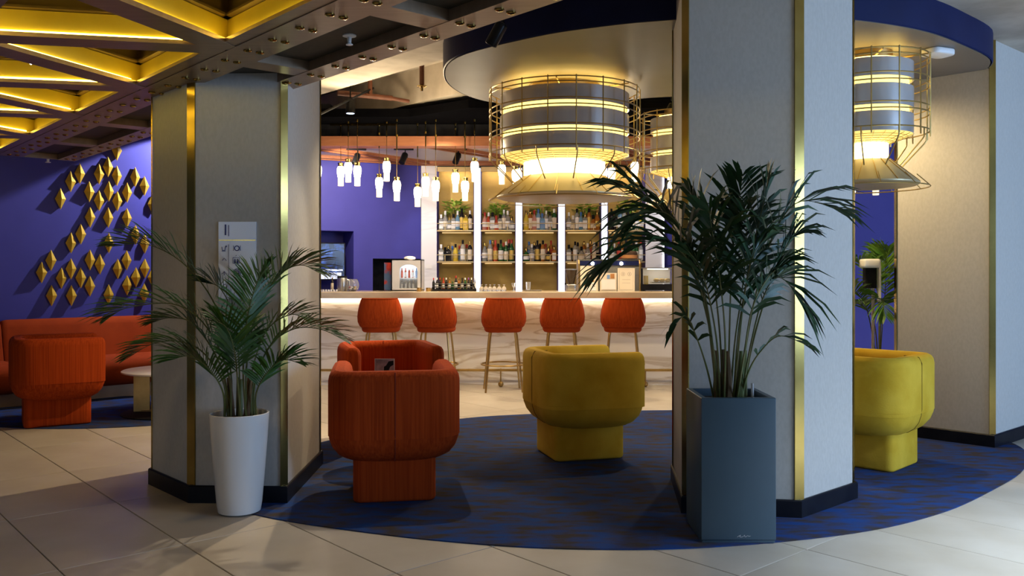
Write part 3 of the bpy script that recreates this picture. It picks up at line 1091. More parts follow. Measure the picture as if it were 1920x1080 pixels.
F2 = [
    ([(1385, 745, D2), (1400, 640, 4.62), (1425, 520, 4.58), (1455, 430, 4.52), (1500, 378, 4.46), (1578, 392, 4.40)], 22, .30, .30),
    ([(1350, 745, D2), (1335, 640, 4.60), (1305, 520, 4.55), (1260, 420, 4.50), (1205, 365, 4.46), (1150, 345, 4.42)], 22, .30, .30),
    ([(1345, 745, D2), (1335, 660, 4.55), (1320, 560, 4.48), (1285, 480, 4.42), (1225, 452, 4.38), (1130, 500, 4.34)], 24, .34, .40),
    ([(1365, 745, D2), (1368, 620, 4.66), (1372, 500, 4.66), (1382, 410, 4.64), (1392, 330, 4.62)], 24, .30, .10),
    ([(1375, 745, D2), (1385, 620, 4.60), (1405, 500, 4.55), (1425, 410, 4.50), (1442, 335, 4.48)], 24, .30, .10),
    ([(1355, 745, D2), (1350, 630, 4.68), (1335, 500, 4.68), (1318, 420, 4.66), (1295, 360, 4.64)], 24, .30, .15),
    ([(1390, 745, D2), (1405, 660, 4.55), (1430, 560, 4.46), (1462, 520, 4.40), (1512, 575, 4.36)], 20, .24, .45),
    ([(1340, 745, D2), (1325, 690, 4.58), (1305, 630, 4.52), (1285, 592, 4.48), (1258, 620, 4.44)], 9, .13, .50),
    ([(1388, 745, D2), (1402, 700, 4.56), (1425, 660, 4.50), (1462, 630, 4.46), (1516, 648, 4.42)], 7, .15, .40),
    ([(1392, 745, 4.6), (1412, 640, 4.56), (1445, 530, 4.50), (1478, 455, 4.46), (1495, 440, 4.44)], 20, .26, .45),
    ([(1348, 745, 4.6), (1330, 600, 4.50), (1300, 470, 4.42), (1250, 400, 4.36), (1190, 410, 4.32)], 22, .32, .45),
    ([(1362, 745, 4.56), (1360, 640, 4.48), (1352, 540, 4.40), (1338, 450, 4.34), (1330, 395, 4.30)], 22, .30, .30),
    ([(1352, 745, 4.6), (1345, 650, 4.52), (1330, 560, 4.45), (1312, 500, 4.40), (1290, 470, 4.36)], 20, .26, .40),
    ([(1370, 745, 4.62), (1378, 640, 4.60), (1392, 540, 4.58), (1400, 450, 4.56), (1395, 390, 4.54)], 22, .30, .30),
    ([(1385, 745, 4.56), (1396, 660, 4.48), (1410, 580, 4.40), (1440, 520, 4.34), (1478, 490, 4.30)], 18, .26, .45),
    ([(1378, 745, 4.58), (1384, 660, 4.50), (1395, 560, 4.42), (1412, 480, 4.36), (1440, 440, 4.32)], 20, .28, .40),
]
for pts, nl, L, dr in F2:
    q = px_pts(pts)
    q[0].z = 0.70
    q[0].y = 4.655 + (q[0].y - 4.655) * 0.5
    frond_mesh(p2, 'frond', q, max(6, int(nl * 0.85)), L * 1.3, 0.0118, dr + 0.35, 0.46, M['leaf_dark'], M['stem'], 0.25, 0.85, 0.24)
for k in range(7):
    a = 2 * PI * k / 7
    x, y = 1.165 + 0.075 * math.cos(a), 4.655 + 0.05 * math.sin(a)
    MB().tube([(x, y, 0.69), (x + 0.005, y, 0.82), (x + 0.012 * math.cos(a), y, 0.98)], [0.024, 0.017, 0.009], 7).build(
        'cane', M['husk'] if k % 3 else M['stem'], p2, 40, True)

# palm and sanitiser stand beyond the third pillar
p3 = thing('potted_palm', 'small bright palm at the blue wall beside the third pillar', 'potted plant', (3.45, 8.15, 0.0065))
MB().lathe([(0.13, 0.0), (0.16, 0.02), (0.19, 0.5), (0.18, 0.5), (0.175, 0.46)], 28, (0, 0, 0), True, False).build('pot', M['white_pot'], p3)
MB().lathe([(0.175, 0.42), (0.175, 0.455), (0.05, 0.465)], 24).build('soil', M['soil'], p3)
for pts, nl, L in (
        ([(1645, 640, 8.15), (1650, 590, 8.10), (1640, 530, 8.00), (1615, 495, 7.90), (1590, 490, 7.80)], 22, .32),
        ([(1645, 640, 8.15), (1640, 610, 8.00), (1625, 580, 7.90), (1605, 570, 7.80), (1585, 585, 7.70)], 22, .32),
        ([(1650, 640, 8.15), (1655, 600, 8.10), (1660, 540, 8.00), (1660, 492, 7.90), (1666, 468, 7.80)], 22, .34),
        ([(1640, 640, 8.15), (1628, 590, 8.00), (1612, 555, 7.90), (1590, 540, 7.80), (1570, 545, 7.80)], 22, .32),
        ([(1650, 640, 8.15), (1652, 600, 8.00), (1658, 570, 7.80), (1654, 562, 7.70), (1660, 592, 7.60)], 22, .30),
        ([(1648, 640, 8.15), (1648, 580, 8.20), (1650, 520, 8.25), (1652, 480, 8.30), (1640, 470, 8.30)], 22, .30)):
    q = px_pts(pts)
    q[0] = Vector((3.45, 8.15, 0.46))
    frond_mesh(p3, 'frond', q, nl, L * 0.95, 0.0105, 0.5, 0.45, M['leaf_mid'], M['stem'])
st = thing('sanitiser_stand', 'slim pole stand with a white dispenser beside the far right palm', 'stand', (XD(1637, 7.75), 7.75, 0.0065))
MB().lathe([(0.16, 0), (0.16, 0.012), (0.03, 0.018)], 24).build('foot', M['steel'], st)
MB().lathe([(0.014, 0.018), (0.014, 1.28)], 10).build('pole', M['steel'], st)
MB().box((-0.03, 0, 1.35), (0.10, 0.06, 0.20)).build('back_plate', M['black'], st, 0)
MB().soft((-0.04, -0.03, 1.43), (0.16, 0.12, 0.08), 0.03, 0.02).build('dispenser', M['white'], st)
mb = MB().box((0.045, -0.02, 1.29), (0.02, 0.04, 0.32))
mb.build('side_arm', M['white'], st, 0)

# ---------------------------------------------------------------- pictogram sign on the left pillar
fy = 5.262
sg = thing('wall_sign', 'pale blue floor sign with number one and blue pictograms on the pillar', 'sign', (XD(446, 5.262), fy - 0.004, ZD(560, fy)))
fr = math.atan2(-0.02, 0.582)
sg.rotation_euler = (0, 0, fr)
k_ = 5.26 / F


def sx(px):
    return (px - 446) * k_


def sz(py):
    return (560 - py) * k_


MB().box((0, -0.003, (sz(416)) / 2), (71 * k_, 0.008, sz(416))).build('plate', M['sign_plate'], sg, 0)
yy = -0.0085
cu = bpy.data.curves.new('numeral', 'FONT')
cu.body = '1'
cu.size = 0.095
cu.extrude = 0.0006
cu.materials.append(M['sign_blue'])
o = bpy.data.objects.new('numeral', cu)
COL.objects.link(o)
o.parent = sg
me_ = bpy.data.meshes.new_from_object(o)
bpy.data.objects.remove(o)
o = bpy.data.objects.new('numeral', me_)
COL.objects.link(o)
o.parent = sg
o.location = (sx(416.5), yy, sz(441))
o.rotation_euler = (PI / 2, 0, 0)


def flat(mb, x0, x1, y0, y1):
    mb.box(((sx(x0) + sx(x1)) / 2, yy, (sz(y0) + sz(y1)) / 2), (abs(sx(x1) - sx(x0)), 0.0012, abs(sz(y1) - sz(y0))))


def arc(mb, cx, cy, r, a0, a1, th=0.9, n=16):
    mb.tube([(sx(cx + r * math.cos(math.radians(a0 + (a1 - a0) * k / n))), yy, sz(cy - r * math.sin(math.radians(a0 + (a1 - a0) * k / n)))) for k in range(n + 1)],
            th * k_, 4)


def ln(mb, pts, th=0.6):
    mb.tube([(sx(a), yy, sz(b)) for a, b in pts], th * k_, 4)


mb = MB()
flat(mb, 429.2, 430.4, 422, 443)
flat(mb, 429.6, 430.2, 458, 555)
mb.build('rule', M['sign_blue'], sg, 0)
mb = MB()
flat(mb, 411, 481, 449.5, 451.5)
mb.build('stripe', M['brass'], sg, 0)
mb = MB()
arc(mb, 445.5, 465.5, 4.4, 0, 360, 0.8)
for x, s in ((438.8, 1), (452.2, -1)):
    ln(mb, [(x, 460.5), (x + s * 0.8, 465), (x, 470)], 0.5)
mb.build('pictogram', M['sign_blue'], sg, 30)
mb = MB()
ln(mb, [(438, 483), (450, 483), (450, 494), (438, 494), (438, 483)], 0.5)
flat(mb, 440, 443.4, 488, 494)
flat(mb, 445, 448.4, 488, 494)
for x in (441.7, 446.7):
    arc(mb, x, 486.5, 0.7, 0, 360, 0.6, 8)
ln(mb, [(443, 480), (445, 478.6)], 0.4)
ln(mb, [(442, 496.5), (445.5, 496.5)], 0.6)
mb.build('pictogram', M['sign_blue'], sg, 30)
mb = MB()
arc(mb, 446, 511, 7.0, 0, 360, 0.6)
for a in range(0, 360, 60):
    arc(mb, 446 + 3.6 * math.cos(math.radians(a)), 511 + 3.6 * math.sin(math.radians(a)), 1.6, 0, 360, 0.6, 8)
mb.build('pictogram', M['sign_blue'], sg, 30)
mb = MB()
ln(mb, [(417, 463), (418, 469.5), (423, 469.5), (424, 463)], 0.7)
ln(mb, [(417, 471), (424, 471)], 0.5)
arc(mb, 425, 462, 1.2, 0, 360, 0.5, 8)
mb.build('pictogram', M['sign_blue'], sg, 30)
for y in (486, 511):
    mb = MB()
    ln(mb, [(417.5, y + 2.5), (421.5, y - 2), (425.5, y + 2.5)], 0.55)
    if y > 500:
        ln(mb, [(421.5, y - 2), (421.5, y + 5)], 0.55)
    mb.build('pictogram', M['sign_blue'], sg, 30)
mb = MB()
ln(mb, [(417, 538), (422.5, 532.5), (427.5, 536.5), (422, 542), (417, 538)], 0.6)
ln(mb, [(420.5, 538), (424.5, 538)], 0.6)
mb.build('pictogram', M['sign_blue'], sg, 30)

# ================================================================ BIG CAGED LAMPS
def caged_lamp(label, x, y, R, rb, nbar, kt=0.64, kb=1.05, kc=0.63):
    Z = 2.02
    root = thing('caged_lamp', label, 'lamp', (x, y, Z), 0, 'caged drum lamps')

    def z(v):
        return v - Z
    MB().lathe([(rb * 0.55, z(2.90)), (rb * 0.55, z(3.018))], 32).build('neck', M['brass_dark'], root)
    MB().lathe([(rb * 0.80, z(2.932)), (rb * 0.80, z(2.945))], 40).build('top_light', M['lamp_top'], root)
    for a, b in ((2.795, 2.925), (2.59, 2.742), (2.405, 2.545)):
        MB().lathe([(rb - 0.012, z(a)), (rb, z(a)), (rb, z(b)), (rb - 0.012, z(b))], 64, (0, 0, 0), False, False).build('drum_band', M['lamp_band'], root, 30)
    for a, b in ((2.742, 2.795), (2.545, 2.59)):
        MB().lathe([(rb - 0.03, z(a - 0.01)), (rb - 0.03, z(b + 0.01))], 48, (0, 0, 0), False, False).build('glow_ring', M['lamp_gap'], root)
    MB().lathe([(rb - 0.005, z(2.405)), (rb * kc * 1.01, z(2.345))], 64, (0, 0, 0), False, False).build('diffuser_pan', M['lamp_pan'], root)
    MB().lathe([(rb * kc, z(2.36)), (rb * kc, z(2.235)), (0.02, z(2.235))], 48, (0, 0, 0), False, False).build('light_core', M['lamp_core'], root)
    # grid under the pan
    mb = MB()
    for k in range(1, 5):
        q = k / 5
        mb.hoop(rb * (0.99 - (0.99 - kc * 1.02) * q) - 0.004, z(2.400 - 0.056 * q), 0.0022, 48, (0, 0), 4)
    for k in range(24):
        a = 2 * PI * k / 24
        c, s = math.cos(a), math.sin(a)
        mb.tube([(rb * 0.98 * c, rb * 0.98 * s, z(2.400)), (rb * kc * 1.02 * c, rb * kc * 1.02 * s, z(2.342))], 0.0022, 4)
    mb.build('pan_grid', M['wire'], root)
    # cone skirt
    ct, cb = rb * kt, rb * kb
    MB().lathe([(ct * 0.2, z(2.228)), (ct, z(2.225)), (cb, z(2.055)), (cb, z(2.046)), (cb * 0.93, z(2.032)), (cb * 0.2, z(2.034))], 48, (0, 0, 0), True, True).build(
        'cone_skirt', M['lamp_cone'], root, 25)
    b0 = None
    for k in range(16):
        a = 2 * PI * (k + 0.5) / 16
        if b0 is None:
            b0 = MB().tube([(ct * 0.98, 0, z(2.231)), (cb, 0, z(2.056))], 0.003, 4).build('skirt_seam', M['brass_dark'], root)
            b0.rotation_euler = (0, 0, a)
        else:
            inst(b0, root, a)
    # cage hoops
    for v in (2.965, 2.925, 2.795, 2.745, 2.59, 2.545, 2.42):
        MB().hoop(R, z(v), 0.0055, 56).build('cage_hoop', M['wire'], root)
    MB().hoop(R * 1.01, z(2.022), 0.0045, 56).build('cage_hoop', M['wire'], root)
    b0 = None
    for k in range(nbar):
        a = 2 * PI * (k + 0.25) / nbar - PI / 2
        if b0 is None:
            b0 = MB().tube([(R + 0.004, 0, z(2.975)), (R + 0.004, 0, z(2.37))], 0.0055, 5).build('cage_bar', M['wire'], root)
            b0.rotation_euler = (0, 0, a)
        else:
            inst(b0, root, a)
    b0 = None
    nb = max(10, nbar * 2 // 3)
    for k in range(nb):
        a = 2 * PI * (k + 0.2) / nb - PI / 2
        if b0 is None:
            mid = (ct * 0.35 + cb * 0.65)
            b0 = MB().tube([(R - 0.01, 0, z(2.42)), (R - 0.012, 0, z(2.36)), (R - 0.03, 0, z(2.335)), (ct * 0.6 + cb * 0.4 , 0, z(2.17))], 0.0055, 5).build('cage_brace', M['wire'], root)
            b0.rotation_euler = (0, 0, a)
        else:
            inst(b0, root, a)
    b0 = None
    for k in range(nb):
        a = 2 * PI * (k + 0.7) / nb - PI / 2
        if b0 is None:
            b0 = MB().tube([(cb * 0.93, 0, z(2.11)), (R * 1.01, 0, z(2.022))], 0.0035, 4).build('hoop_stay', M['wire'], root)
            b0.rotation_euler = (0, 0, a)
        else:
            inst(b0, root, a)
    b0 = None
    for k in range(6):
        a = 2 * PI * (k + 0.35) / 6
        if b0 is None:
            b0 = MB().tube([(rb * 0.5, 0, z(2.955)), (R, 0, z(2.955))], 0.006, 5).build('cage_spoke', M['wire'], root)
            b0.rotation_euler = (0, 0, a)
        else:
            inst(b0, root, a)
    # the lamp's own light: down and up
    for zz, e in ((2.985, 3),):
        d = bpy.data.lights.new('lamp_light', 'POINT')
        d.energy = e * (R / 0.5)
        d.color = (1.0, 0.80, 0.44)
        d.shadow_soft_size = 0.03
        o = bpy.data.objects.new('lamp_light', d)
        o.location = (x, y, zz)
        COL.objects.link(o)
    return root


caged_lamp('largest caged drum lamp hanging in front of the bar shelves', 0.455, 7.55, 0.65, 0.56, 18)
caged_lamp('caged drum lamp hanging between the broad pillar and the right pillar', 2.64, 6.43, 0.415, 0.31, 14, 0.50, 1.14, 0.45)
caged_lamp('caged drum lamp farthest back, half behind the broad pillar', 1.70, 8.69, 0.415, 0.31, 14, 0.50, 1.14, 0.45)
# mounting plate of the farthest lamp, hung below the bar canopy

# ================================================================ BAR
bar = thing('bar_counter', 'long marble fronted bar counter with pale stone top and lit front', 'bar counter', (0.0, 10.8, 0))
X0, X1 = -2.95, 2.75
mb = MB()
prof = [(10.40, 1.088), (10.40, 1.155), (10.408, 1.163), (11.12, 1.163), (11.12, 1.088)]
mb.loft([[(x, y, z) for y, z in prof] for x in (X0, X1)])
mb.build('countertop', M['counter'], bar, 20, True)
MB().box(((X0 + X1) / 2, 10.407, 1.086), (X1 - X0 - 0.02, 0.012, 0.010)).build('edge_trim', M['brass_dark'], bar, 0, True)
MB().box(((X0 + X1) / 2, 10.91, 0.575), (X1 - X0 - 0.06, 0.38, 1.02)).build('marble_front', M['marble'], bar, 0, True)
MB().box(((X0 + X1) / 2, 10.925, 0.033), (X1 - X0 - 0.06, 0.38, 0.066)).build('plinth', M['marble'], bar, 0, True)
MB().box(((X0 + X1) / 2, 10.69, 1.076), (X1 - X0 - 0.10, 0.03, 0.016)).build('light_strip', M['led_warm'], bar, 0, True)
MB().tube([(X0 + 0.1, 10.56, 0.205), (X1 - 0.1, 10.56, 0.205)], 0.016, 8).build('foot_rail', M['brass_dark'], bar, 40, True)
k = XD(939, 10.56)
for i in range(-1, 3):
    x = k + (XD(1210, 10.56) - k) * i
    if X0 < x < X1:
        mb = MB().tube([(x, 10.56, 0.20), (x, 10.56, 0.03)], 0.011, 6)
        mb.ball((x, 10.56, 0.035), 0.035, 10, 6)
        mb.tube([(x, 10.56, 0.205), (x, 10.72, 0.205)], 0.009, 6)
        mb.build('rail_bracket', M['brass_dark'], bar, 40, True)

# ---- bar stools


def stool_proto():
    root = thing('bar_stool', 'x', 'bar stool', (0, 0, 0), 0, 'rust bar stools along the counter')
    # back shell, outside faces -Y
    mb = MB()
    rows_ = [(0.700, 0.10, -0.06), (0.712, 0.155, -0.115), (0.735, 0.205, -0.175), (0.77, 0.238, -0.215), (0.82, 0.257, -0.24), (0.88, 0.260, -0.255), (0.95, 0.250, -0.266),
             (1.02, 0.233, -0.275), (1.075, 0.215, -0.282), (1.092, 0.207, -0.282)]
    nu = 12
    outer, inner = [], []
    for z, hw_, y in rows_:
        ro, ri = [], []
        for i in range(nu + 1):
            u = -1 + 2 * i / nu
            x = hw_ * math.sin(u * PI / 2 * 0.96) / math.sin(PI / 2 * 0.96)
            dep = 0.13 * (abs(u) ** 2.4)
            ro.append((x, y + dep, z))
            ri.append((x * 0.93, y + dep + 0.030, z + 0.006))
        outer.append(ro)
        inner.append(ri)
    rings = [o_ + i_[::-1] for o_, i_ in zip(outer, inner)]
    mb.loft(rings)
    mb.build('back_shell', M['red'], root, 50)
    mb = MB()
    pip = [Vector(outer[0][0])] + [Vector(r[0]) for r in outer[1:]] + [Vector(p) for p in outer[-1]] + [Vector(r[-1]) for r in outer[::-1]]
    mb.tube(pip, 0.005, 5)
    mb.build('piping', M['red_plain'], root)
    MB().soft((0, 0.0, 0.695), (0.44, 0.40, 0.085), 0.14, 0.035).build('seat', M['red_plain'], root)
    for sx_, sy_ in ((-1, -1), (1, -1), (-1, 1), (1, 1)):
        MB().tube([(0.14 * sx_, 0.11 * sy_, 0.715), (0.155 * sx_, 0.125 * sy_, 0.66), (0.215 * sx_, 0.185 * sy_, 0.0)], 0.0115, 7).build('leg', M['brass_dark'], root)
    MB().hoop(0.255, 0.315, 0.010, 36, (0, 0), 6).build('foot_ring', M['brass_dark'], root)
    return root


sp = stool_proto()
for i, (px, rz, txt) in enumerate(((714, 2, 'leftmost rust bar stool, behind the facing rust armchair'), (818, -6, 'second rust bar stool from the left'),
                                   (943, 5, 'middle rust bar stool, left of the mustard armchair'), (1053, 1, 'fourth rust bar stool, behind the mustard armchair'),
                                   (1168, -5, 'rightmost rust bar stool, nearest the broad pillar'))):
    o = sp if i == 0 else copy_tree(sp)
    o.location = (XD(px, 10.2), 10.235, 0)
    o.rotation_euler = (0, 0, math.radians(rz))
    o['label'] = txt

# ---- canopy over the bar
can = thing('bar_canopy', 'dark bar canopy with copper beam and pale panelled underside', 'canopy', (0, 10.5, 2.84))
poly = [(-2.85, 9.50), (-1.117, 9.50), (-0.45, 8.98), (2.9, 8.98), (2.9, 10.02), (-2.85, 10.02)]
MB().prism(poly, 3.10, 3.19).build('ledge', M['ledge_black'], can, 0, True)
MB().box((0.02, 10.04, 3.02), (5.74, 0.10, 0.20)).build('fascia', M['black'], can, 0, True)
MB().box((0.02, 10.02, 2.897), (5.74, 0.22, 0.110)).build('copper_beam', M['copper'], can, 0, True)
MB().box((0.02, 10.165, 2.935), (5.6, 0.02, 0.02)).build('underside_fill', emis('underside_fill_glow', (1.0, 0.84, 0.66), 30.0), can, 0, True)  # added glow hidden behind the beam, brightens the canopy underside
mpan = mat('canopy_panel', (0.60, 0.53, 0.52), 0.45, col2=(0.64, 0.57, 0.56), scale=2)
mb = MB()
mb.prism([(-2.85, 10.1), (2.94, 10.1), (2.94, 13.4), (-1.40, 13.0), (-2.85, 12.22)], 3.04, 3.14)
mb.build('underside', mpan, can, 0, True)
# copper mouldings of the underside
for a, b in (((-2.84, 12.20), (XD(789, 12.93), 12.93)), ((XD(789, 12.93), 12.93), (2.9, 12.93)), ((-2.9, 10.9), (-1.30, 12.9)), ((-1.5, 10.6), (0.35, 12.9)), ((0.7, 10.6), (2.3, 12.9))):
    for off in (0.0, 0.11):
        a_, b_ = Vector((*a, 3.0)), Vector((*b, 3.0))
        d = (b_ - a_).normalized()
        nn = Vector((d.y, -d.x, 0)) * off
        q0, q1 = a_ + nn, b_ + nn
        MB().bar((q0.x, q0.y, 2.985 + off * 0.1), (q1.x, q1.y, 0), 0.035, 0.06 - off * 0.1).build('moulding', M['copper'], can, 0, True)
MB().box((XD(680, 9.9), 9.93, 3.085), (0.75, 0.05, 0.02)).build('gold_strip', M['brass'], can, 0, True)
tag(MB().box((XD(607, 9.6), 9.60, 3.245 - 0.055), (0.18, 0.16, 0.11)).build('speaker_box', M['black'], None, 0), 'small black box on top of the bar canopy beside the sign pillar', 'box')

# ---- glass pendants over the counter


def pendant_proto():
    root = thing('pendant_lamp', 'x', 'pendant lamp', (0, 0, 0), 0, 'glass pendants over the bar')
    MB().lathe([(0.030, 0.0), (0.033, 0.002), (0.034, 0.10), (0.044, 0.165), (0.043, 0.195), (0.034, 0.225)], 14).build('glass', M['glass_frost'], root)
    MB().lathe([(0.036, 0.10), (0.046, 0.165), (0.045, 0.195), (0.036, 0.222)], 14).build('glow', M['glass_glow'], root)
    MB().lathe([(0.030, 0.22), (0.030, 0.25), (0.034, 0.255), (0.034, 0.265), (0.006, 0.272)], 14).build('cap', M['brass'], root)
    return root


PEN = [(596, 348, 2), (639, 349, 0), (653, 342, 1), (670, 349, 2), (711, 370, 0), (725, 340, 1), (744, 377, 2), (783, 388, 0), (798, 369, 1), (817, 377, 2),
       (854, 361, 0), (872, 377, 1), (890, 341, 2), (941, 346, 0), (967, 356, 2), (1147, 352, 0), (1190, 341, 1), (1597, 380, 2), (1642, 366, 1)]
posn = ['first', 'second', 'third', 'fourth', 'fifth', 'sixth', 'seventh', 'eighth', 'ninth', 'tenth', 'eleventh', 'twelfth', 'thirteenth', 'fourteenth', 'fifteenth',
        'sixteenth', 'seventeenth', 'eighteenth', 'nineteenth']
pp = pendant_proto()
for i, (px, yb_, r) in enumerate(PEN):
    o = pp if i == 0 else copy_tree(pp)
    d = (9.93, 9.80, 9.66)[r]
    if px > 1500:
        d = 9.35
    zb = ZD(yb_, d)
    o.location = (XD(px, d), d, zb)
    if px > 1500:
        o['label'] = 'glass pendant lamp under the right caged lamp, %s of the two' % ('left' if px < 1620 else 'right')
    else:
        o['label'] = 'glowing glass pendant lamp on thin brass wire, %s from the left over the bar' % posn[i]
    top = (3.10 if px < 1500 else 3.25) - zb
    MB().tube([(0, 0, 0.27), (0, 0, top - 0.16)], 0.0032, 4).build('wire', M['brass_dark'], o)
    MB().tube([(0, 0, top - 0.17), (0, 0, top - 0.01)], 0.008, 6).build('stem', M['brass'], o)
    MB().lathe([(0.014, top - 0.022), (0.016, top)], 8).build('ceiling_rose', M['brass'], o)
for x, e in ((-2.0, 15), (-1.1, 15), (-0.45, 10), (1.3, 12)):
    d = bpy.data.lights.new('pendant_light', 'POINT')
    d.energy = e
    d.color = (1.0, 0.84, 0.58)
    d.shadow_soft_size = 0.12
    o = bpy.data.objects.new('pendant_light', d)
    o.location = (x, 9.45, 2.35)
    COL.objects.link(o)

# ---- shelving: five bays with light columns between
BAYS = [(820, 888), (902, 966), (980, 1046), (1060, 1127), (1140, 1209)]
bayname = ['leftmost', 'second', 'middle', 'fourth', 'rightmost']
Zs = {'upper': ZD(431.5, 13.0), 'middle': ZD(490, 13.0)}
for bi, (a, b) in enumerate(BAYS):
    x0, x1 = XD(a, 13.0), XD(b, 13.0)
    xc, wd = (x0 + x1) / 2, x1 - x0
    bay = thing('shelf_bay', '%s gold backed shelf bay of bottles behind the bar' % bayname[bi], 'shelving', (xc, 13.15, 0.0), 0, 'gold shelf bays')
    MB().box((xc, 13.31, 1.48), (wd, 0.02, 2.96)).build('back_panel', M['gold_back'], bay, 0, True)
    for s in (-1, 1):
        MB().box((xc + s * (wd / 2 + 0.004), 13.14, 1.48), (0.008, 0.32, 2.96)).build('side_panel', M['blue'], bay, 0, True)  # reflected blue of the surroundings put into the panels' colour
    MB().box((xc, 13.14, 2.965), (wd, 0.32, 0.02)).build('top_panel', M['shelf'], bay, 0, True)
    MB().box((xc, 13.04, 2.945), (wd - 0.06, 0.03, 0.012)).build('light_strip', emis('led_bay', (1.0, 0.84, 0.58), 26.0) if bi == 0 else bpy.data.materials['led_bay'], bay, 0, True)
    MB().box((xc, 12.99, 2.94), (wd, 0.012, 0.07)).build('top_lip', M['shelf'], bay, 0, True)
    for nm, z in list(Zs.items()) + [('lower', 1.02)]:
        pts = [(x0, 13.30), (x0, 13.0)]
        for k in range(9):
            u = -1 + 2 * k / 8
            pts.append((xc + u * wd / 2, 12.965 - 0.06 * (1 - u * u)))
        pts += [(x1, 13.0), (x1, 13.30)]
        MB().prism(pts, z - 0.02, z).build('shelf', M['shelf'], bay, 0, True)
        if nm != 'lower':
            MB().box((xc, 13.285, z - 0.028), (wd - 0.1, 0.02, 0.010)).build('light_strip', emis('led_shelf', (1.0, 0.74, 0.36), 1.0) if 'led_shelf' not in bpy.data.materials else bpy.data.materials['led_shelf'], bay, 0, True)
            arcp = [(xc + u * wd / 2, 12.955 - 0.06 * (1 - u * u), z + 0.095) for u in [-1 + k / 4 for k in range(9)]]
            mb = MB().tube(arcp, 0.006, 5)
            mb.build('gallery_rail', M['shelf'], bay, 40, True)
            for u in (-0.55, 0.55):
                MB().tube([(xc + u * wd / 2, 12.955 - 0.06 * (1 - u * u), z), (xc + u * wd / 2, 12.955 - 0.06 * (1 - u * u), z + 0.095)], 0.005, 5).build('rail_post', M['shelf'], bay, 40, True)
colsx = [(888, 902), (966, 980), (1046, 1060), (1127, 1140)]
for k, (a, b) in enumerate(colsx):
    x0, x1 = XD(a, 12.97) + 0.008, XD(b, 12.97) - 0.008
    c = thing('light_column', 'white glowing column, %s of four from the left between the shelf bays' % posn[k], 'light column', ((x0 + x1) / 2, 13.1, 0), 0, 'glowing columns between the shelf bays')
    MB().box(((x0 + x1) / 2, 13.14, 1.48), (x1 - x0 - 0.004, 0.30, 2.96)).build('core', M['white'], c, 0, True)
    MB().box(((x0 + x1) / 2, 12.985, 1.50), (x1 - x0, 0.012, 2.90)).build('lit_face', M['led_white'], c, 0, True)
for nm, a, b in (('left', 789, 820), ('right', 1209, 1246)):
    x0, x1 = XD(a, 12.97), XD(b, 12.97)
    c = thing('marble_pilaster', 'white marble pilaster at the %s end of the bottle shelves' % nm, 'pilaster', ((x0 + x1) / 2, 13.2, 0))
    MB().box(((x0 + x1) / 2, 13.16, 1.50), (x1 - x0 - 0.01, 0.36, 3.0)).build('slab', M['marble_wall'], c, 0, True)
    if nm == 'left':
        x = XD(804, 12.97)
        MB().box((x, 12.976, ZD(500, 12.97)), (0.09, 0.010, 0.06)).build('socket', M['white'], c, 0, True)
    else:
        MB().box((x1 - 0.015, 12.97, 1.5), (0.02, 0.012, 2.9)).build('light_strip', M['led_white'], c, 0, True)
spot('spot_pilaster', (XD(805, 12.2), 12.0, 2.9), (XD(805, 13.0), 12.98, 1.7), 25, (0.92, 0.94, 1.0), 50, 0.7, 0.03)
spot('spot_pilaster', (XD(1227, 12.2), 12.0, 2.9), (XD(1227, 13.0), 12.98, 1.9), 45, (0.92, 0.94, 1.0), 60, 0.7, 0.03)


# ---- bottles
def gm(name, c, tr=0.0, c2=None):
    return mat(name, c, 0.12, trans=tr, ior=1.4, col2=c2)


GL = {'clear': gm('glass_bottle_clear', (0.80, 0.82, 0.80), 0.75), 'amber': gm('glass_amber', (0.42, 0.15, 0.02), 0.2, (0.36, 0.12, 0.015)),
      'green': gm('glass_green', (0.02, 0.10, 0.025), 0.1, (0.015, 0.08, 0.02)), 'dark': gm('glass_black', (0.010, 0.009, 0.010), 0.0, (0.014, 0.012, 0.013)),
      'blue': gm('glass_blue', (0.25, 0.48, 0.72), 0.4, (0.2, 0.42, 0.66)), 'red': gm('glass_red', (0.50, 0.07, 0.03), 0.2, (0.44, 0.05, 0.02)),
      'yellow': gm('glass_yellow', (0.75, 0.55, 0.05), 0.2, (0.7, 0.5, 0.04)), 'pink': gm('glass_pink', (0.75, 0.36, 0.28), 0.3, (0.7, 0.3, 0.24))}
CAPS = {'white': M['white'], 'black': M['black'], 'gold': M['brass'], 'red': mat('cap_red', (0.45, 0.03, 0.015), 0.4, col2=(0.4, 0.025, 0.012)),
        'blue': mat('cap_blue', (0.05, 0.16, 0.5), 0.4, col2=(0.04, 0.14, 0.45))}
LBL = {'white': M['white'], 'cream': M['paper'], 'black': M['black'], 'blue': mat('label_blue', (0.18, 0.32, 0.6), 0.6, col2=(0.2, 0.35, 0.62)),
       'gold': mat('label_gold', (0.6, 0.42, 0.1), 0.4, 0.5, col2=(0.55, 0.38, 0.09)), 'red': mat('label_red', (0.5, 0.06, 0.03), 0.6, col2=(0.46, 0.05, 0.025))}
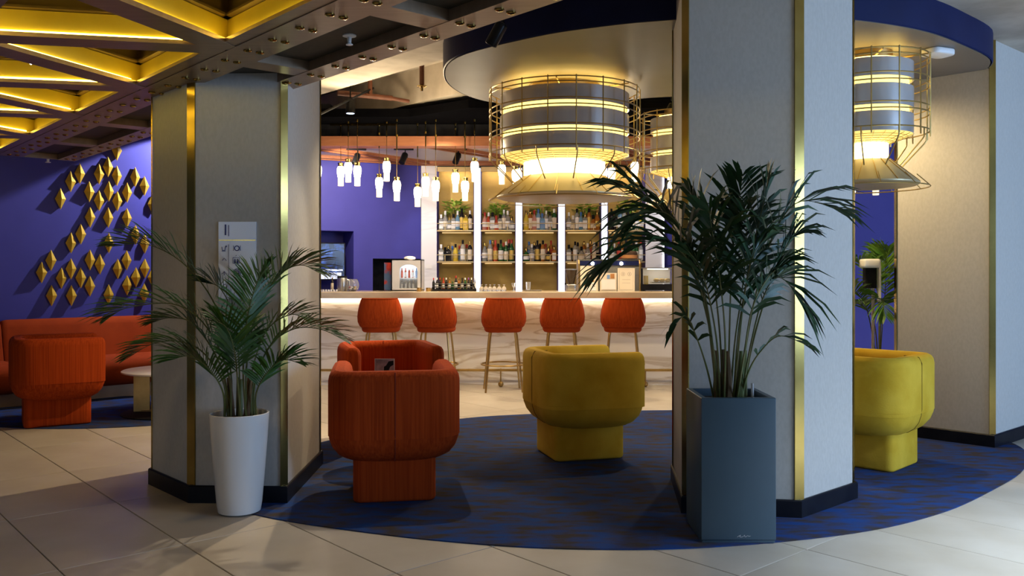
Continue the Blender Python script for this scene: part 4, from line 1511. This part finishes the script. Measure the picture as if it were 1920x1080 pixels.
SHP = {  # body profile, neck radius, height
    'tall': [(0.030, 0), (0.034, 0.006), (0.035, 0.19), (0.028, 0.225), (0.013, 0.25), (0.0125, 0.285)],
    'round': [(0.032, 0), (0.040, 0.01), (0.043, 0.06), (0.041, 0.14), (0.028, 0.18), (0.014, 0.205), (0.013, 0.255)],
    'square': [(0.036, 0), (0.040, 0.004), (0.040, 0.145), (0.030, 0.170), (0.014, 0.180), (0.014, 0.225)],
    'wine': [(0.034, 0), (0.037, 0.006), (0.037, 0.17), (0.030, 0.205), (0.016, 0.235), (0.0135, 0.295)],
    'squat': [(0.044, 0), (0.050, 0.008), (0.050, 0.085), (0.036, 0.125), (0.015, 0.145), (0.014, 0.19)]}
BM = {}


def bottle(shape, col, cap, lab, loc, label, group, scale=1.0, rz=0.0):
    key = (shape, col, cap, lab)
    prof = SHP[shape]
    if key not in BM:
        n = 4 if shape == 'square' else 12
        b = MB()
        if shape == 'square':
            rings = [[(x, y, z) for x, y in rrect(2 * r, 2 * r, [min(r * 0.45, 0.012) if r > 0.02 else r * 0.98] * 4, 2)] for r, z in prof]
            b.loft(rings)
        else:
            b.lathe(prof, 14)
        o = b.build('bottle', GL[col], None, 45)
        top = prof[-1][1]
        r = prof[-1][0]
        MB().lathe([(r + 0.003, top - 0.035), (r + 0.004, top + 0.018), (r + 0.001, top + 0.022)], 10).build('cap', CAPS[cap], o)
        rb_ = max(p[0] for p in prof)
        z0, z1 = prof[1][1] + 0.02, prof[2][1] - 0.01
        if shape == 'squat':
            z1 = 0.08
        if shape == 'round':
            z0, z1 = 0.05, 0.125
        if shape == 'square':
            MB().box((0, -rb_ - 0.0005, (z0 + z1) / 2), (rb_ * 1.5, 0.002, z1 - z0)).build('label', LBL[lab], o, 0)
        else:
            m_ = MB()
            rr_ = rb_ + 0.0012
            vs = [(rr_ * math.cos(math.radians(a)), rr_ * math.sin(math.radians(a)), z) for z in (z0, z1) for a in range(200, 341, 20)]
            m_.add(vs, [(i, i + 1, i + 9, i + 8) for i in range(7)])
            m_.build('label', LBL[lab], o)
        BM[key] = o
    else:
        o = copy_tree(BM[key])
    o.location = loc
    o.scale = (scale, scale, scale)
    o.rotation_euler = (0, 0, rz)
    tag(o, label, 'bottle', group)
    return o


UP = [  # upper row, per bay
    ['square clear white white', 'round clear white cream', 'squat clear gold white', 'square clear black white', 'round blue white white', 'tall dark black gold', 'square yellow gold gold', 'tall dark white cream'],
    ['round pink red white', 'round red white cream', 'square clear black white', 'squat red red white', 'square clear black cream', 'tall clear white cream', 'round clear white white', 'squat clear gold white'],
    ['round yellow gold gold', 'tall amber gold cream', 'round pink red cream', 'tall blue blue white', 'square blue blue blue', 'tall clear white white', 'round clear black white', 'tall green white cream'],
    ['round clear white white', 'squat clear white cream', 'tall clear black white', 'round blue blue white', 'square clear gold white', 'tall amber black gold', 'squat amber black cream', 'round amber gold gold'],
    ['tall dark black black', 'round dark black white', 'tall blue black white', 'tall clear white cream', 'round green black gold', 'tall dark gold cream', 'square clear red white', 'round yellow black white']]
MI = [
    ['square clear white white', 'squat dark black white', 'square dark gold black', 'square clear blue cream', 'round yellow black gold', 'square clear red blue', 'tall clear black white', 'square clear red cream', 'tall dark gold cream'],
    ['round clear gold white', 'squat amber gold white', 'tall clear blue cream', 'tall amber gold cream', 'wine red red gold', 'round dark black white', 'wine green black white', 'round green red gold', 'wine green white cream', 'wine dark red cream', 'wine green red gold'],
    ['squat green gold white', 'tall clear blue blue', 'round clear white white', 'tall dark gold cream', 'tall dark black gold', 'round dark black white', 'tall amber black cream', 'round pink red white', 'squat dark gold gold', 'tall amber red red', 'square amber gold white'],
    ['square clear black white', 'squat amber black cream', 'tall clear black white', 'round clear black black', 'squat clear black cream', 'tall amber gold cream', 'round clear white white', 'tall amber gold red', 'tall clear white cream', 'round clear black black'],
    ['wine green blue white', 'round clear white white', 'wine dark red red', 'tall amber gold cream', 'wine dark black cream', 'round dark black white', 'wine green black gold', 'wine green white cream', 'tall clear red white']]
for nm, rows_ in (('upper', UP), ('middle', MI)):
    for bi, row in enumerate(rows_):
        x0, x1 = XD(BAYS[bi][0], 12.98) + 0.055, XD(BAYS[bi][1], 12.98) - 0.055
        n = len(row)
        for k, spec in enumerate(row):
            sh, cl, cp, lb = spec.split()
            x = x0 + (x1 - x0) * k / (n - 1)
            back = (k % 2 == 1) and sh in ('tall', 'wine', 'round')
            y = 13.10 if (n > 8 and k % 2) else 13.01
            sc_ = random.uniform(0.96, 1.1) * (0.98 if nm == 'upper' else 0.96)
            lw = {'clear': 'clear glass', 'dark': 'black'}.get(cl, cl)
            bottle(sh, cl, cp, lb, (x, y, Zs[nm] + 0.0005),
                   '%s bottle with %s cap, %s from left, %s shelf, %s bay' % (lw, cp, posn[k], nm, bayname[bi]), 'bottles on the bar shelves', sc_, random.uniform(-.15, .15))

# herbs in pots behind the bottles of the upper shelf
for bi, (px, yc, col_) in enumerate(((854, 396, 0), (932, 402, 0), (1018, 396, 0), (1098, 392, 0), (1178, 392, 0))):
    d = 13.16
    zt = Zs['upper']
    pl_ = thing('herb_pot', 'leafy bright green potted herb on the upper shelf of the %s bay' % bayname[bi], 'potted plant', (XD(px, d), d, zt + 0.0005), 0, 'green herbs on the upper shelf')
    MB().lathe([(0.045, 0), (0.055, 0.10), (0.05, 0.10)], 16).build('pot', M['white'], pl_)
    mb = MB()
    H_ = 0.48 if bi not in (1,) else 0.42
    for k in range(110):
        a = random.uniform(0, 2 * PI)
        rad = random.uniform(0.02, 0.17)
        zz = random.uniform(0.25, H_) - 0.35 * rad
        c = Vector((rad * math.cos(a), 0.55 * rad * math.sin(a) - 0.01, zz))
        d1 = Vector((math.cos(a), math.sin(a) * 0.6 - 0.3, random.uniform(-0.3, 0.7))).normalized()
        s1 = d1.cross(Vector((random.uniform(-.4, .4), random.uniform(-.4, .4), 1))).normalized()
        L = random.uniform(0.075, 0.115)
        nrm_ = d1.cross(s1)
        mb.add([c, c + d1 * L * .4 + s1 * L * .3 + nrm_ * 0.004, c + d1 * L, c + d1 * L * .4 - s1 * L * .3 + nrm_ * 0.004, c + d1 * L * .45], [(0, 1, 4), (1, 2, 4), (2, 3, 4), (3, 0, 4)])
    lf = mb.build('foliage', M['leaf_bright'], pl_, 70)
    mb = MB()
    for k in range(7):
        a = 2 * PI * k / 7
        mb.tube([(0.02 * math.cos(a), 0.02 * math.sin(a), 0.09), (0.07 * math.cos(a), 0.05 * math.sin(a), 0.34)], 0.004, 4)
    mb.build('stems', M['stem'], pl_)

# ---- things on the counter
CZ = 1.1635


def on_counter(px, d):
    return (XD(px, d), d, CZ)


rk = thing('bottle_rack', 'black rack holding a row of bottles on the counter before the leftmost bay', 'rack', on_counter(851, 10.85))
hwk = (893 - 809) / 2 * 10.85 / F
mb = MB()
MB().box((0, 0, 0.012), (2 * hwk, 0.20, 0.024)).build('tray', M['black'], rk, 0)
for s in (-1, 1):
    MB().tube([(s * hwk, -0.09, 0.0), (s * (hwk - 0.04), -0.02, 0.09), (s * (hwk - 0.04), 0.09, 0.09)], 0.008, 6).build('side_wire', M['black_metal'], rk)
for y, z in ((-0.075, 0.05), (-0.03, 0.085)):
    MB().tube([(-hwk + 0.02, y, z), (hwk - 0.02, y, z)], 0.007, 6).build('front_bar', M['black_metal'], rk)
specs = ['dark red', 'dark white', 'dark red', 'red red', 'dark white', 'amber gold', 'green green', 'dark red', 'amber gold', 'dark black', 'green white', 'dark red', 'dark white', 'clear white']
CAPS['green'] = GL['green']
CAPS['purple'] = mat('cap_purple', (0.25, 0.05, 0.35), 0.4, col2=(0.22, 0.04, 0.3))
specs[11] = 'dark purple'
for k, s in enumerate(specs):
    cl, cp = s.split()
    x = XD(813, 10.85) + (XD(890, 10.85) - XD(813, 10.85)) * k / (len(specs) - 1)
    lw = {'clear': 'clear glass', 'dark': 'black'}.get(cl, cl)
    bottle('squat' if k in (6,) else 'wine', cl, cp, 'white' if k % 2 else 'black', (x, 10.85 + (0.05 if k % 2 else -0.005), CZ + 0.0245),
           '%s bottle with %s cap, %s from left in the black counter rack' % (lw, cp, posn[k]), 'bottles in the counter rack', 0.44 if k != 7 else 0.52)

# steel pitcher, candy bowl, small gold-necked bottle, row of caps
st_ = thing('steel_canister', 'brushed steel canister with dark lid on the counter left of the candy bowl', 'canister', on_counter(641.5, 10.75))
MB().lathe([(0.060, 0), (0.063, 0.01), (0.063, 0.155), (0.058, 0.165)], 24).build('body', M['steel'], st_)
MB().lathe([(0.060, 0.165), (0.062, 0.18), (0.05, 0.19)], 24).build('lid', M['black'], st_)
MB().tube([(0.06, 0, 0.145), (0.085, 0, 0.13), (0.085, 0, 0.06), (0.06, 0, 0.045)], 0.007, 6).build('handle', M['steel'], st_)
bw = thing('candy_bowl', 'round clear glass bowl of wrapped sweets on the counter', 'bowl', on_counter(661.5, 10.66))
MB().lathe([(0.035, 0.0), (0.065, 0.02), (0.078, 0.065), (0.070, 0.115), (0.055, 0.142), (0.058, 0.150), (0.053, 0.142), (0.066, 0.115), (0.074, 0.065), (0.062, 0.025), (0.0, 0.008)], 24, (0, 0, 0), True, False).build('glass', M['glass'], bw)
for k in range(16):
    a = k * 2.4
    r = 0.042 * math.sqrt((k % 8 + 0.5) / 8)
    tag(MB().ball((0, 0, 0), 0.0145, 8, 5, (1.2, 0.9, 0.8)).build('wrapped_sweet', (CAPS['red'], LBL['gold'], GL['green'], LBL['white'])[k % 4], None),
        '%s wrapped sweet in the candy bowl' % ('red', 'gold', 'green', 'white')[k % 4], 'sweet', 'wrapped sweets in the bowl').location = (
        bw.location.x + r * math.cos(a), bw.location.y + r * math.sin(a), CZ + 0.028 + 0.022 * (k // 8))
bottle('tall', 'dark', 'gold', 'cream', on_counter(623, 10.9), 'black bottle with gold neck on the counter before the kitchen hatch', 'bottles in the counter rack', 0.55)
for k in range(7):
    tag(MB().lathe([(0.010, 0), (0.012, 0.004), (0.012, 0.018), (0.010, 0.02)], 10).build('white_cup', M['white'], None), 'tiny white cup, %s from left in the row on the counter edge' % posn[k],
        'cup', 'tiny white cups in a row').location = (XD(601 + 5 * k, 10.7), 10.7, CZ)

# drinks cooler in front of the niche
cl_ = thing('drinks_cooler', 'grey countertop drinks cooler with arched glass door and white cloth on top', 'cooler', on_counter(762, 10.88))
q = 10.7 / F
cw, chh = 58 * q, 60 * q
mb = MB()
mb.box((0, 0.17, 0.006), (cw, 0.34, 0.012)).box((0, 0.17, chh - 0.006), (cw, 0.34, 0.012)).box((0, 0.335, chh / 2), (cw, 0.012, chh))
mb.box((-cw / 2 + 0.006, 0.17, chh / 2), (0.012, 0.34, chh)).box((cw / 2 - 0.006, 0.17, chh / 2), (0.012, 0.34, chh))
mb.build('cabinet', M['grey_plastic'], cl_, 0)
# door frame with arched opening
op = []
ax0, ax1, az0, az1 = -13 * q + 0.0, 21 * q, 5 * q, 50 * q
n_ = 12
inn = [(ax0, az0), (ax1, az0)] + [((ax0 + ax1) / 2 + (ax1 - ax0) / 2 * math.cos(PI * k / n_), az1 - 0.06 + 0.06 * math.sin(PI * k / n_)) for k in range(n_ + 1)]
out = [(-cw / 2, 0.0), (cw / 2, 0.0)] + [(cw / 2 + (-cw) * k / n_, chh) for k in range(n_ + 1)]
mb = MB()
vs = [(x, 0.0, z) for x, z in out] + [(x, 0.0, z) for x, z in inn] + [(x, 0.02, z) for x, z in inn]
m_ = len(out)
mb.add(vs, [(i, (i + 1) % m_, m_ + (i + 1) % m_, m_ + i) for i in range(m_)] + [(m_ + i, m_ + (i + 1) % m_, 2 * m_ + (i + 1) % m_, 2 * m_ + i) for i in range(m_)])
mb.build('door_frame', M['grey_plastic'], cl_, 0)
MB().add([(x, 0.012, z) for x, z in inn], [tuple(range(m_))]).build('door_glass', M['glass'], cl_, 0)
MB().box((0.026, 0.17, chh - 0.02), (0.2, 0.2, 0.008)).build('inner_light', emis('cooler_light', (0.85, 0.93, 1.0), 10.0), cl_, 0)
MB().box((0.0, 0.17, 24 * q), (cw - 0.03, 0.28, 0.008)).build('shelf', M['white'], cl_, 0)
mside = mat('cooler_graphic', (0.30, 0.02, 0.015), 0.5, col2=(0.05, 0.10, 0.22), scale=7, lo=0.45, hi=0.55)
MB().box((-cw / 2 - 0.052, 0.10, chh * 0.46), (0.10, 0.012, chh * 0.88)).build('side_graphic', mside, cl_, 0)
MB().box((-cw / 2 - 0.035, 0.088, chh * 0.80), (0.045, 0.006, 0.07)).build('side_badge', CAPS['red'], cl_, 0)
mb = MB().ball((0.03, 0.10, chh + 0.018), 0.075, 12, 8, (1.0, 0.8, 0.35)).ball((0.055, 0.02, chh + 0.004), 0.06, 10, 6, (0.9, 0.5, 0.4))
mb.build('folded_cloth', M['white'], cl_)
for k in range(5):
    bottle('tall', ('red', 'red', 'red', 'pink', 'blue')[k], ('red', 'red', 'white', 'white', 'blue')[k], ('red', 'white', 'red', 'white', 'blue')[k],
           (cl_.location.x + ax0 + 0.02 + (ax1 - ax0 - 0.04) * k / 4, cl_.location.y + 0.10, CZ + 24 * q + 0.0045),
           'drink bottle inside the cooler, %s from left on its upper shelf' % posn[k], 'drinks in the cooler', 0.40)
for k in range(4):
    bottle('tall', 'clear', 'white', 'white', (cl_.location.x + ax0 + 0.02 + (ax1 - ax0 - 0.08) * k / 3, cl_.location.y + 0.10, CZ + 0.0125),
           'clear water bottle inside the cooler, %s from left on its lower shelf' % posn[k], 'drinks in the cooler', 0.42)
# copper mugs
for k, (px, d) in enumerate(((786, 10.62), (803, 10.62))):
    o = thing('copper_mug', '%s small copper mug on the counter between cooler and bottle rack' % ('left', 'right')[k], 'mug', on_counter(px, d), 0, 'copper mugs')
    MB().lathe([(0.026, 0), (0.029, 0.004), (0.029, 0.045), (0.026, 0.045), (0.026, 0.01)], 16, (0, 0, 0), True, False).build('cup', M['brass_dark'], o)
    MB().tube([(0.028, 0, 0.036), (0.044, 0, 0.03), (0.044, 0, 0.016), (0.028, 0, 0.01)], 0.003, 5).build('handle', M['brass_dark'], o)
# glasses
gs = None
for k, px in enumerate((903, 911, 919, 927, 936, 945)):
    o = thing('wine_glass', 'upturned clear glass, %s from left on the counter under the second bay' % posn[k], 'glass', on_counter(px, 10.78 + 0.05 * (k % 2)), 0, 'upturned glasses')
    MB().lathe([(0.028, 0), (0.030, 0.03), (0.020, 0.052), (0.004, 0.058), (0.003, 0.070), (0.018, 0.078), (0.018, 0.080)], 14, (0, 0, 0), False, True).build('bowl', M['glass'], o)
o = thing('stemmed_glass', 'tall clear stemmed glass on the counter below the second light column', 'glass', on_counter(963.5, 10.8))
MB().lathe([(0.025, 0), (0.025, 0.003), (0.005, 0.01), (0.005, 0.04), (0.022, 0.055), (0.030, 0.10), (0.028, 0.10), (0.020, 0.058)], 16, (0, 0, 0), True, False).build('bowl', M['glass'], o)
tr = tag(MB().lathe([(0.115, 0), (0.125, 0.012), (0.12, 0.012), (0.11, 0.004)], 28).build('steel_tray', M['steel'], None), 'round steel tray on the counter under the middle bay', 'tray')
tr.location = on_counter(998, 10.80)
o = tag(MB().lathe([(0.028, 0), (0.033, 0.10), (0.030, 0.10), (0.026, 0.01)], 16, (0, 0, 0), True, False).build('tumbler', M['glass'], None), 'clear tumbler standing on the steel tray', 'glass')
o.location = (XD(990, 10.80), 10.80, CZ + 0.0125)
# coffee grinder
cg = thing('coffee_grinder', 'dark coffee grinder with tapered hopper on the counter under the fourth bay', 'grinder', on_counter(1071, 10.80))
MB().soft((0, 0, 0), (0.13, 0.16, 0.085), 0.03, 0.01).build('body', M['steel'], cg)
MB().lathe([(0.035, 0.085), (0.045, 0.12), (0.075, 0.255), (0.078, 0.262), (0.06, 0.268)], 20).build('hopper', mat('hopper_smoke', (0.03, 0.02, 0.014), 0.15, col2=(0.045, 0.03, 0.02)), cg)
MB().lathe([(0.079, 0.262), (0.079, 0.272), (0.02, 0.278)], 20).build('lid', M['steel'], cg)
MB().box((-0.075, -0.04, 0.09), (0.02, 0.05, 0.02)).build('switch', M['black'], cg, 0)
# pastry display case with cards
dc = thing('display_case', 'glass fronted pastry display case with paper menu cards on the counter', 'display case', on_counter(1143, 10.78))
q = 10.78 / F
W_ = 114 * q
H_ = 59 * q
mb = MB().box((0, 0.19, 0.008), (W_, 0.36, 0.016)).box((0, 0.36, H_ / 2), (W_, 0.012, H_))
mb.build('base', M['steel'], dc, 0)
for s in (-1, 1):
    mb = MB()
    pr = [(0.0, 0.0), (0.36, 0.0), (0.36, H_), (0.06, H_), (0.02, H_ - 0.05)]
    mb.loft([[(s * W_ / 2 + dx, y, z) for y, z in pr] for dx in (-0.008, 0.008)])
    mb.build('side_panel', M['brass_dark'], dc, 0)
MB().box((0, 0.21, H_ - 0.004), (W_, 0.31, 0.012)).build('top', M['steel'], dc, 0)
MB().box((0, 0.035, H_ - 0.045), (W_ - 0.02, 0.012, 0.055)).build('header', M['navy'], dc, 0)
MB().box((0, 0.012, H_ * 0.40), (W_ - 0.02, 0.004, H_ * 0.74)).build('front_glass', M['glass'], dc, 0)
MB().box((0, 0.17, H_ * 0.5), (W_ - 0.03, 0.25, 0.006)).build('shelf', M['glass'], dc, 0)
for x in (-45 * q * 0.7, 32 * q * 0.7):
    MB().ball((x, 0.02, H_ - 0.05), 0.022, 8, 6).build('case_lamp', emis('case_lamp', (1, 0.95, 0.85), 14) if 'case_lamp' not in bpy.data.materials else bpy.data.materials['case_lamp'], dc)
for k, (a, b, top, t_) in enumerate(((1088, 1121, 499, 'card with a pastry drawing'), (1125, 1156, 512, 'card'), (1158, 1190, 503, 'menu card with two round emblems'))):
    x = (XD((a + b) / 2, 10.76) )
    o = thing('menu_card', ('left cream card with red drawing leaning on the display case', 'middle low cream card box on the display case', 'right framed cream menu card with two round emblems')[k], 'card',
              (x, 10.755, CZ), 0, 'cards before the display case')
    ww, hh_ = (b - a) * q, (546 - top) * q
    MB().box((0, 0, hh_ / 2), (ww, 0.008, hh_)).build('sheet', M['paper'], o, 0)
    if k == 0:
        mb = MB().ball((-0.03, -0.005, 0.085), 0.035, 12, 6, (1, 0.06, 0.7)).ball((0.045, -0.005, 0.125), 0.02, 10, 6, (1, 0.06, 0.6))
        mb.build('drawing', M['tan'], o)
        MB().box((-0.03, -0.006, 0.03), (0.09, 0.006, 0.06)).build('price_tag', M['white'], o, 0)
        mb = MB().box((0.055, -0.006, 0.055), (0.06, 0.006, 0.10))
        mb.build('price_tag', M['white'], o, 0)
        for zz in (0.06, 0.08):
            MB().box((0.055, -0.0095, zz), (0.035, 0.001, 0.010)).build('line', M['ink'], o, 0)
    if k == 1:
        MB().box((0.0, -0.010, hh_ * 0.36), (ww * 0.85, 0.012, hh_ * 0.55)).build('leaflet_box', M['white'], o, 0)
        MB().box((0.05, -0.006, hh_ * 0.82), (0.05, 0.006, 0.06)).build('red_leaflet', M['tan'], o, 0)
        MB().box((0.0, -0.006, hh_ * 0.78), (0.035, 0.006, 0.05)).build('blue_leaflet', LBL['blue'], o, 0)
    if k == 2:
        mb = MB()
        a_, b_ = ww * 0.40, hh_ * 0.44
        mb.tube([(-a_, -0.0045, hh_ / 2 - b_), (a_, -0.0045, hh_ / 2 - b_), (a_, -0.0045, hh_ / 2 + b_), (-a_, -0.0045, hh_ / 2 + b_), (-a_, -0.0045, hh_ / 2 - b_)], 0.001, 4)
        for zz in (0.35, 0.5):
            mb.tube([(-a_ * 0.6, -0.0045, hh_ * zz), (a_ * 0.6, -0.0045, hh_ * zz)], 0.001, 4)
        mb.build('border', M['ink'], o)
        for s in (-1, 1):
            mb = MB().tube([(s * 0.04 + 0.022 * math.cos(t), -0.0045, hh_ * 0.74 + 0.022 * math.sin(t)) for t in [2 * PI * i / 20 for i in range(20)]], 0.0012, 4, True)
            mb.box((s * 0.04, -0.0045, hh_ * 0.74), (0.006, 0.002, 0.024))
            mb.build('emblem', M['ink'], o)
# hat on the case
ht = thing('felt_hat', 'brown felt hat with tan band lying on top of the display case', 'hat', (XD(1180, 10.95), 10.95, CZ + H_ + 0.004))
MB().lathe([(0.155, 0.0), (0.158, 0.006), (0.10, 0.012), (0.10, 0.016)], 28).build('brim', M['felt'], ht)
MB().lathe([(0.102, 0.014), (0.104, 0.055)], 28, (0, 0, 0), False, False).build('band', M['tan'], ht)
MB().lathe([(0.103, 0.055), (0.100, 0.085), (0.085, 0.105), (0.04, 0.105), (0.0, 0.098)], 28, (0, 0, 0), False, False).build('crown', M['felt'], ht)
# food warmer
fw = thing('food_warmer', 'black heated glass food warmer with pastries at the right end of the counter', 'food warmer', on_counter(1234, 10.80))
q = 10.8 / F
W_, H_ = 64 * q, 43 * q
MB().box((0, 0.16, 0.045), (W_, 0.32, 0.075)).build('base', M['black'], fw, 0)
MB().box((0, 0.16, H_), (W_, 0.30, 0.014)).build('top', M['steel'], fw, 0)
MB().box((0, 0.31, 0.08 + (H_ - 0.08) / 2), (W_ - 0.02, 0.006, H_ - 0.09)).build('back', M['white'], fw, 0)
for s in (-1, 1):
    MB().box((s * (W_ / 2 - 0.012), 0.02, 0.08 + (H_ - 0.08) / 2), (0.024, 0.02, H_ - 0.08)).build('post', M['black'], fw, 0)
MB().box((0, 0.012, 0.08 + (H_ - 0.08) / 2), (W_ - 0.05, 0.004, H_ - 0.10)).build('front_glass', M['glass'], fw, 0)
MB().box((0.02, 0.16, H_ - 0.012), (W_ * 0.6, 0.06, 0.008)).build('heat_light', emis('warm_light', (1.0, 0.85, 0.6), 8.0), fw, 0)
MB().box((0.05, 0.14, 0.105), (W_ * 0.55, 0.16, 0.01)).build('tray', M['brass'], fw, 0)
for k in range(3):
    o = tag(MB().soft((0, 0, 0), (0.065, 0.10, 0.045), 0.02, 0.02).build('pastry', LBL['gold'], None), 'golden pastry in the food warmer, %s from left' % posn[k], 'pastry', 'pastries in the warmer')
    o.location = (fw.location.x + 0.0 + 0.07 * k, fw.location.y + 0.14, CZ + 0.1105)
MB().lathe([(0.03, 0.083), (0.03, 0.19)], 14, (-W_ / 2 + 0.075, 0.10, 0)).build('jar', GL['yellow'], fw)
for s in (-1, 1):
    MB().box((s * (W_ / 2 - 0.04), 0.03, 0.004), (0.03, 0.03, 0.008)).build('foot', M['black'], fw, 0)

# kitchen hatch window in the alcove; its reflections are an added glowing picture
c = BW0 + bdir * on_bar_wall(622) + bn * (-0.10)
hatch_win = thing('hatch_window', 'dark kitchen hatch window with a glowing bluish picture for its view, left of the bar', 'screen', (c.x, c.y, 0), math.atan2(bdir.y, bdir.x))
k_ = c.y / F
zt, zb = ZD(455, c.y), ZD(525, c.y)
MB().box((0, 0.03, (zt + zb) / 2), (60 * k_, 0.05, zt - zb)).build('frame', M['black'], hatch_win, 0)
mhatch = mat('hatch_glow_picture', (0.01, 0.012, 0.03), 0.2)
nt = mhatch.node_tree
tc = nt.nodes.new('ShaderNodeTexCoord')
nz = nt.nodes.new('ShaderNodeTexNoise')
nz.inputs['Scale'].default_value = 4.2
nz.inputs['Detail'].default_value = 3
nz.inputs['Distortion'].default_value = 1.2
cr = nt.nodes.new('ShaderNodeValToRGB')
cr.color_ramp.elements[0].position = 0.44
cr.color_ramp.elements[0].color = (0.004, 0.005, 0.015, 1)
cr.color_ramp.elements[1].position = 0.66
cr.color_ramp.elements[1].color = (0.30, 0.48, 0.95, 1)
e_ = cr.color_ramp.elements.new(0.55)
e_.color = (0.03, 0.08, 0.38, 1)
nt.links.new(tc.outputs['Object'], nz.inputs['Vector'])
nt.links.new(nz.outputs['Fac'], cr.inputs[0])
b_ = nt.nodes['Principled BSDF']
nt.links.new(cr.outputs[0], b_.inputs['Emission Color'])
b_.inputs['Emission Strength'].default_value = 0.9
MB().box((0, 0.004, (zt + zb) / 2), (56 * k_, 0.004, zt - zb - 0.03)).build('picture', mhatch, hatch_win, 0)
mwk = emis('hatch_glow_patch', (0.62, 0.72, 1.0), 0.75)
z1_, z0_ = ZD(511, c.y), ZD(523, c.y)
for a in range(4):
    MB().box((-14 * k_ + a * 10.5 * k_, 0.0, (z1_ + z0_) / 2), (9.6 * k_, 0.002, z1_ - z0_)).build('bright_tile', mwk, hatch_win, 0)
MB().box((0, 0.0, ZD(506.5, c.y)), (50 * k_, 0.002, 0.025)).build('bright_ledge', mwk, hatch_win, 0)
# dark worktop under the hatch window
c = BW0 + bdir * on_bar_wall(625) + bn * (-0.16)
tag(MB().box((c.x - 0.05, c.y, 1.022), (0.46, 0.26, 0.04), math.atan2(bdir.y, bdir.x)).build('alcove_ledge', M['black'], None, 0), 'dark ledge under the hatch window in the alcove', 'shelf')

# ================================================================ SMALL CEILING THINGS


def track_spot(label, px, py, d, zc, tilt, rz):
    o = thing('track_spotlight', label, 'spotlight', (XD(px, d), d, zc), rz, 'black track spotlights')
    MB().box((0, 0, -0.012), (0.26, 0.035, 0.024)).build('track_adapter', M['black_metal'], o, 0)
    zz = ZD(py, d) - zc
    MB().tube([(0.02, 0, -0.02), (0.02, 0, zz * 0.5), (0.045, 0, zz * 0.55), (0.045, 0, zz)], 0.008, 6).build('arm', M['black_metal'], o)
    m_ = MB().lathe([(0.036, -0.09), (0.042, -0.085), (0.042, 0.06), (0.030, 0.075), (0.0, 0.078)], 18)
    h_ = m_.build('head', M['black_metal'], o)
    h_.location = (0, 0, zz)
    h_.rotation_euler = (tilt, 0.35, 0)
    l_ = MB().lathe([(0.034, -0.088), (0.034, -0.0862)], 16).build('lens', M['steel'], h_)
    return o


track_spot('black track spotlight under the bar canopy, leftmost of three', 668, 297, 11.5, 3.04, -0.5, 0.2)
track_spot('black track spotlight under the bar canopy, middle of three', 757, 296, 11.5, 3.04, -0.5, 0.1)
track_spot('black track spotlight under the bar canopy, rightmost of three', 857, 296, 11.5, 3.04, -0.5, 0.1)
track_spot('black spotlight on the ceiling at the left rim of the round soffit', 932, 62, 5.72, 3.25, 0.5, 0.5)
track_spot('black spotlight beside the broad pillar above the farthest caged lamp', 1256, 208, 8.75, 3.25, 0.4, 0.4)
o = thing('cylinder_spotlight', 'black cylinder spotlight hanging from a thin track under the concrete ceiling', 'spotlight', (XD(657, 9.0), 9.0, 3.25))
zz = ZD(200, 9.0) - 3.25
MB().tube([(0, 0, 0.37), (0, 0, zz + 0.06)], 0.008, 6).build('stem', M['black_metal'], o)
MB().lathe([(0.048, zz - 0.07), (0.05, zz - 0.065), (0.05, zz + 0.065), (0.046, zz + 0.07)], 20).build('head', M['black_metal'], o)
MB().lathe([(0.042, zz - 0.072), (0.042, zz - 0.0705)], 16).build('lens', emis('spot_lens', (0.55, 0.72, 1.0), 2.5), o)
a, b = P(585, 222, 8.6), P(700, 165, 9.2)
tag(MB().tube([a, b], 0.012, 6).build('light_track', M['black_metal'], None), 'thin black light track running under the concrete beam beside the pillar', 'track')
pg = thing('sprinkler_pipe', 'rust brown sprinkler pipe with a short drop under the concrete recess', 'pipe', tuple(P(695, 182, 9.15)))
o_ = pg.location.copy()
MB().tube([P(633, 174, 9.0) - o_, P(735, 184, 9.3) - o_], 0.028, 10).build('run', M['pipe'], pg)
MB().tube([P(732, 184, 9.3) - o_, P(767, 190, 9.4) - o_], 0.020, 10).build('end_run', M['pipe'], pg)
pm = P(694, 180, 9.18)
MB().tube([pm - o_, Vector((pm.x, pm.y, 3.63)) - o_], 0.024, 10).build('drop', M['pipe'], pg)
sp_ = thing('sprinkler', 'rust brown drop pipe with a brass sprinkler left of the round soffit', 'sprinkler', tuple(P(791, 165, 8.3)))
o_ = sp_.location.copy()
MB().tube([(0, 0, 0.03), (0, 0, 3.63 - o_.z)], 0.024, 10).build('drop', M['pipe'], sp_)
MB().lathe([(0.012, -0.03), (0.014, 0.0), (0.05, 0.012), (0.05, 0.018), (0.02, 0.035)], 14).build('head', M['brass'], sp_)
c = FL(655, 66, GZ + 0.055)
sh = thing('sprinkler', 'white sprinkler head on the dark ceiling panel above the sign pillar', 'sprinkler', tuple(c))
MB().lathe([(0.035, 0.0), (0.035, -0.006), (0.012, -0.012), (0.010, -0.04)], 14).build('rose', M['white'], sh)
MB().lathe([(0.006, -0.04), (0.018, -0.046), (0.018, -0.050), (0.0, -0.050)], 12).build('deflector', M['white'], sh)
c = FL(90, 294, GZ + 0.055)
sh = thing('sprinkler', 'white sprinkler head on the ceiling panel at far left', 'sprinkler', tuple(c))
MB().lathe([(0.04, 0.0), (0.04, -0.006), (0.014, -0.012), (0.012, -0.05), (0.028, -0.056), (0.028, -0.060)], 14).build('rose', M['white'], sh)
c = FL(1758, 93, 3.02)
ap = thing('access_point', 'white flat rounded box under the round soffit by the right pillar', 'device', tuple(c), 0.4)
MB().soft((0, 0, -0.045), (0.22, 0.16, 0.0445), 0.05, 0.012).build('housing', M['white'], ap)
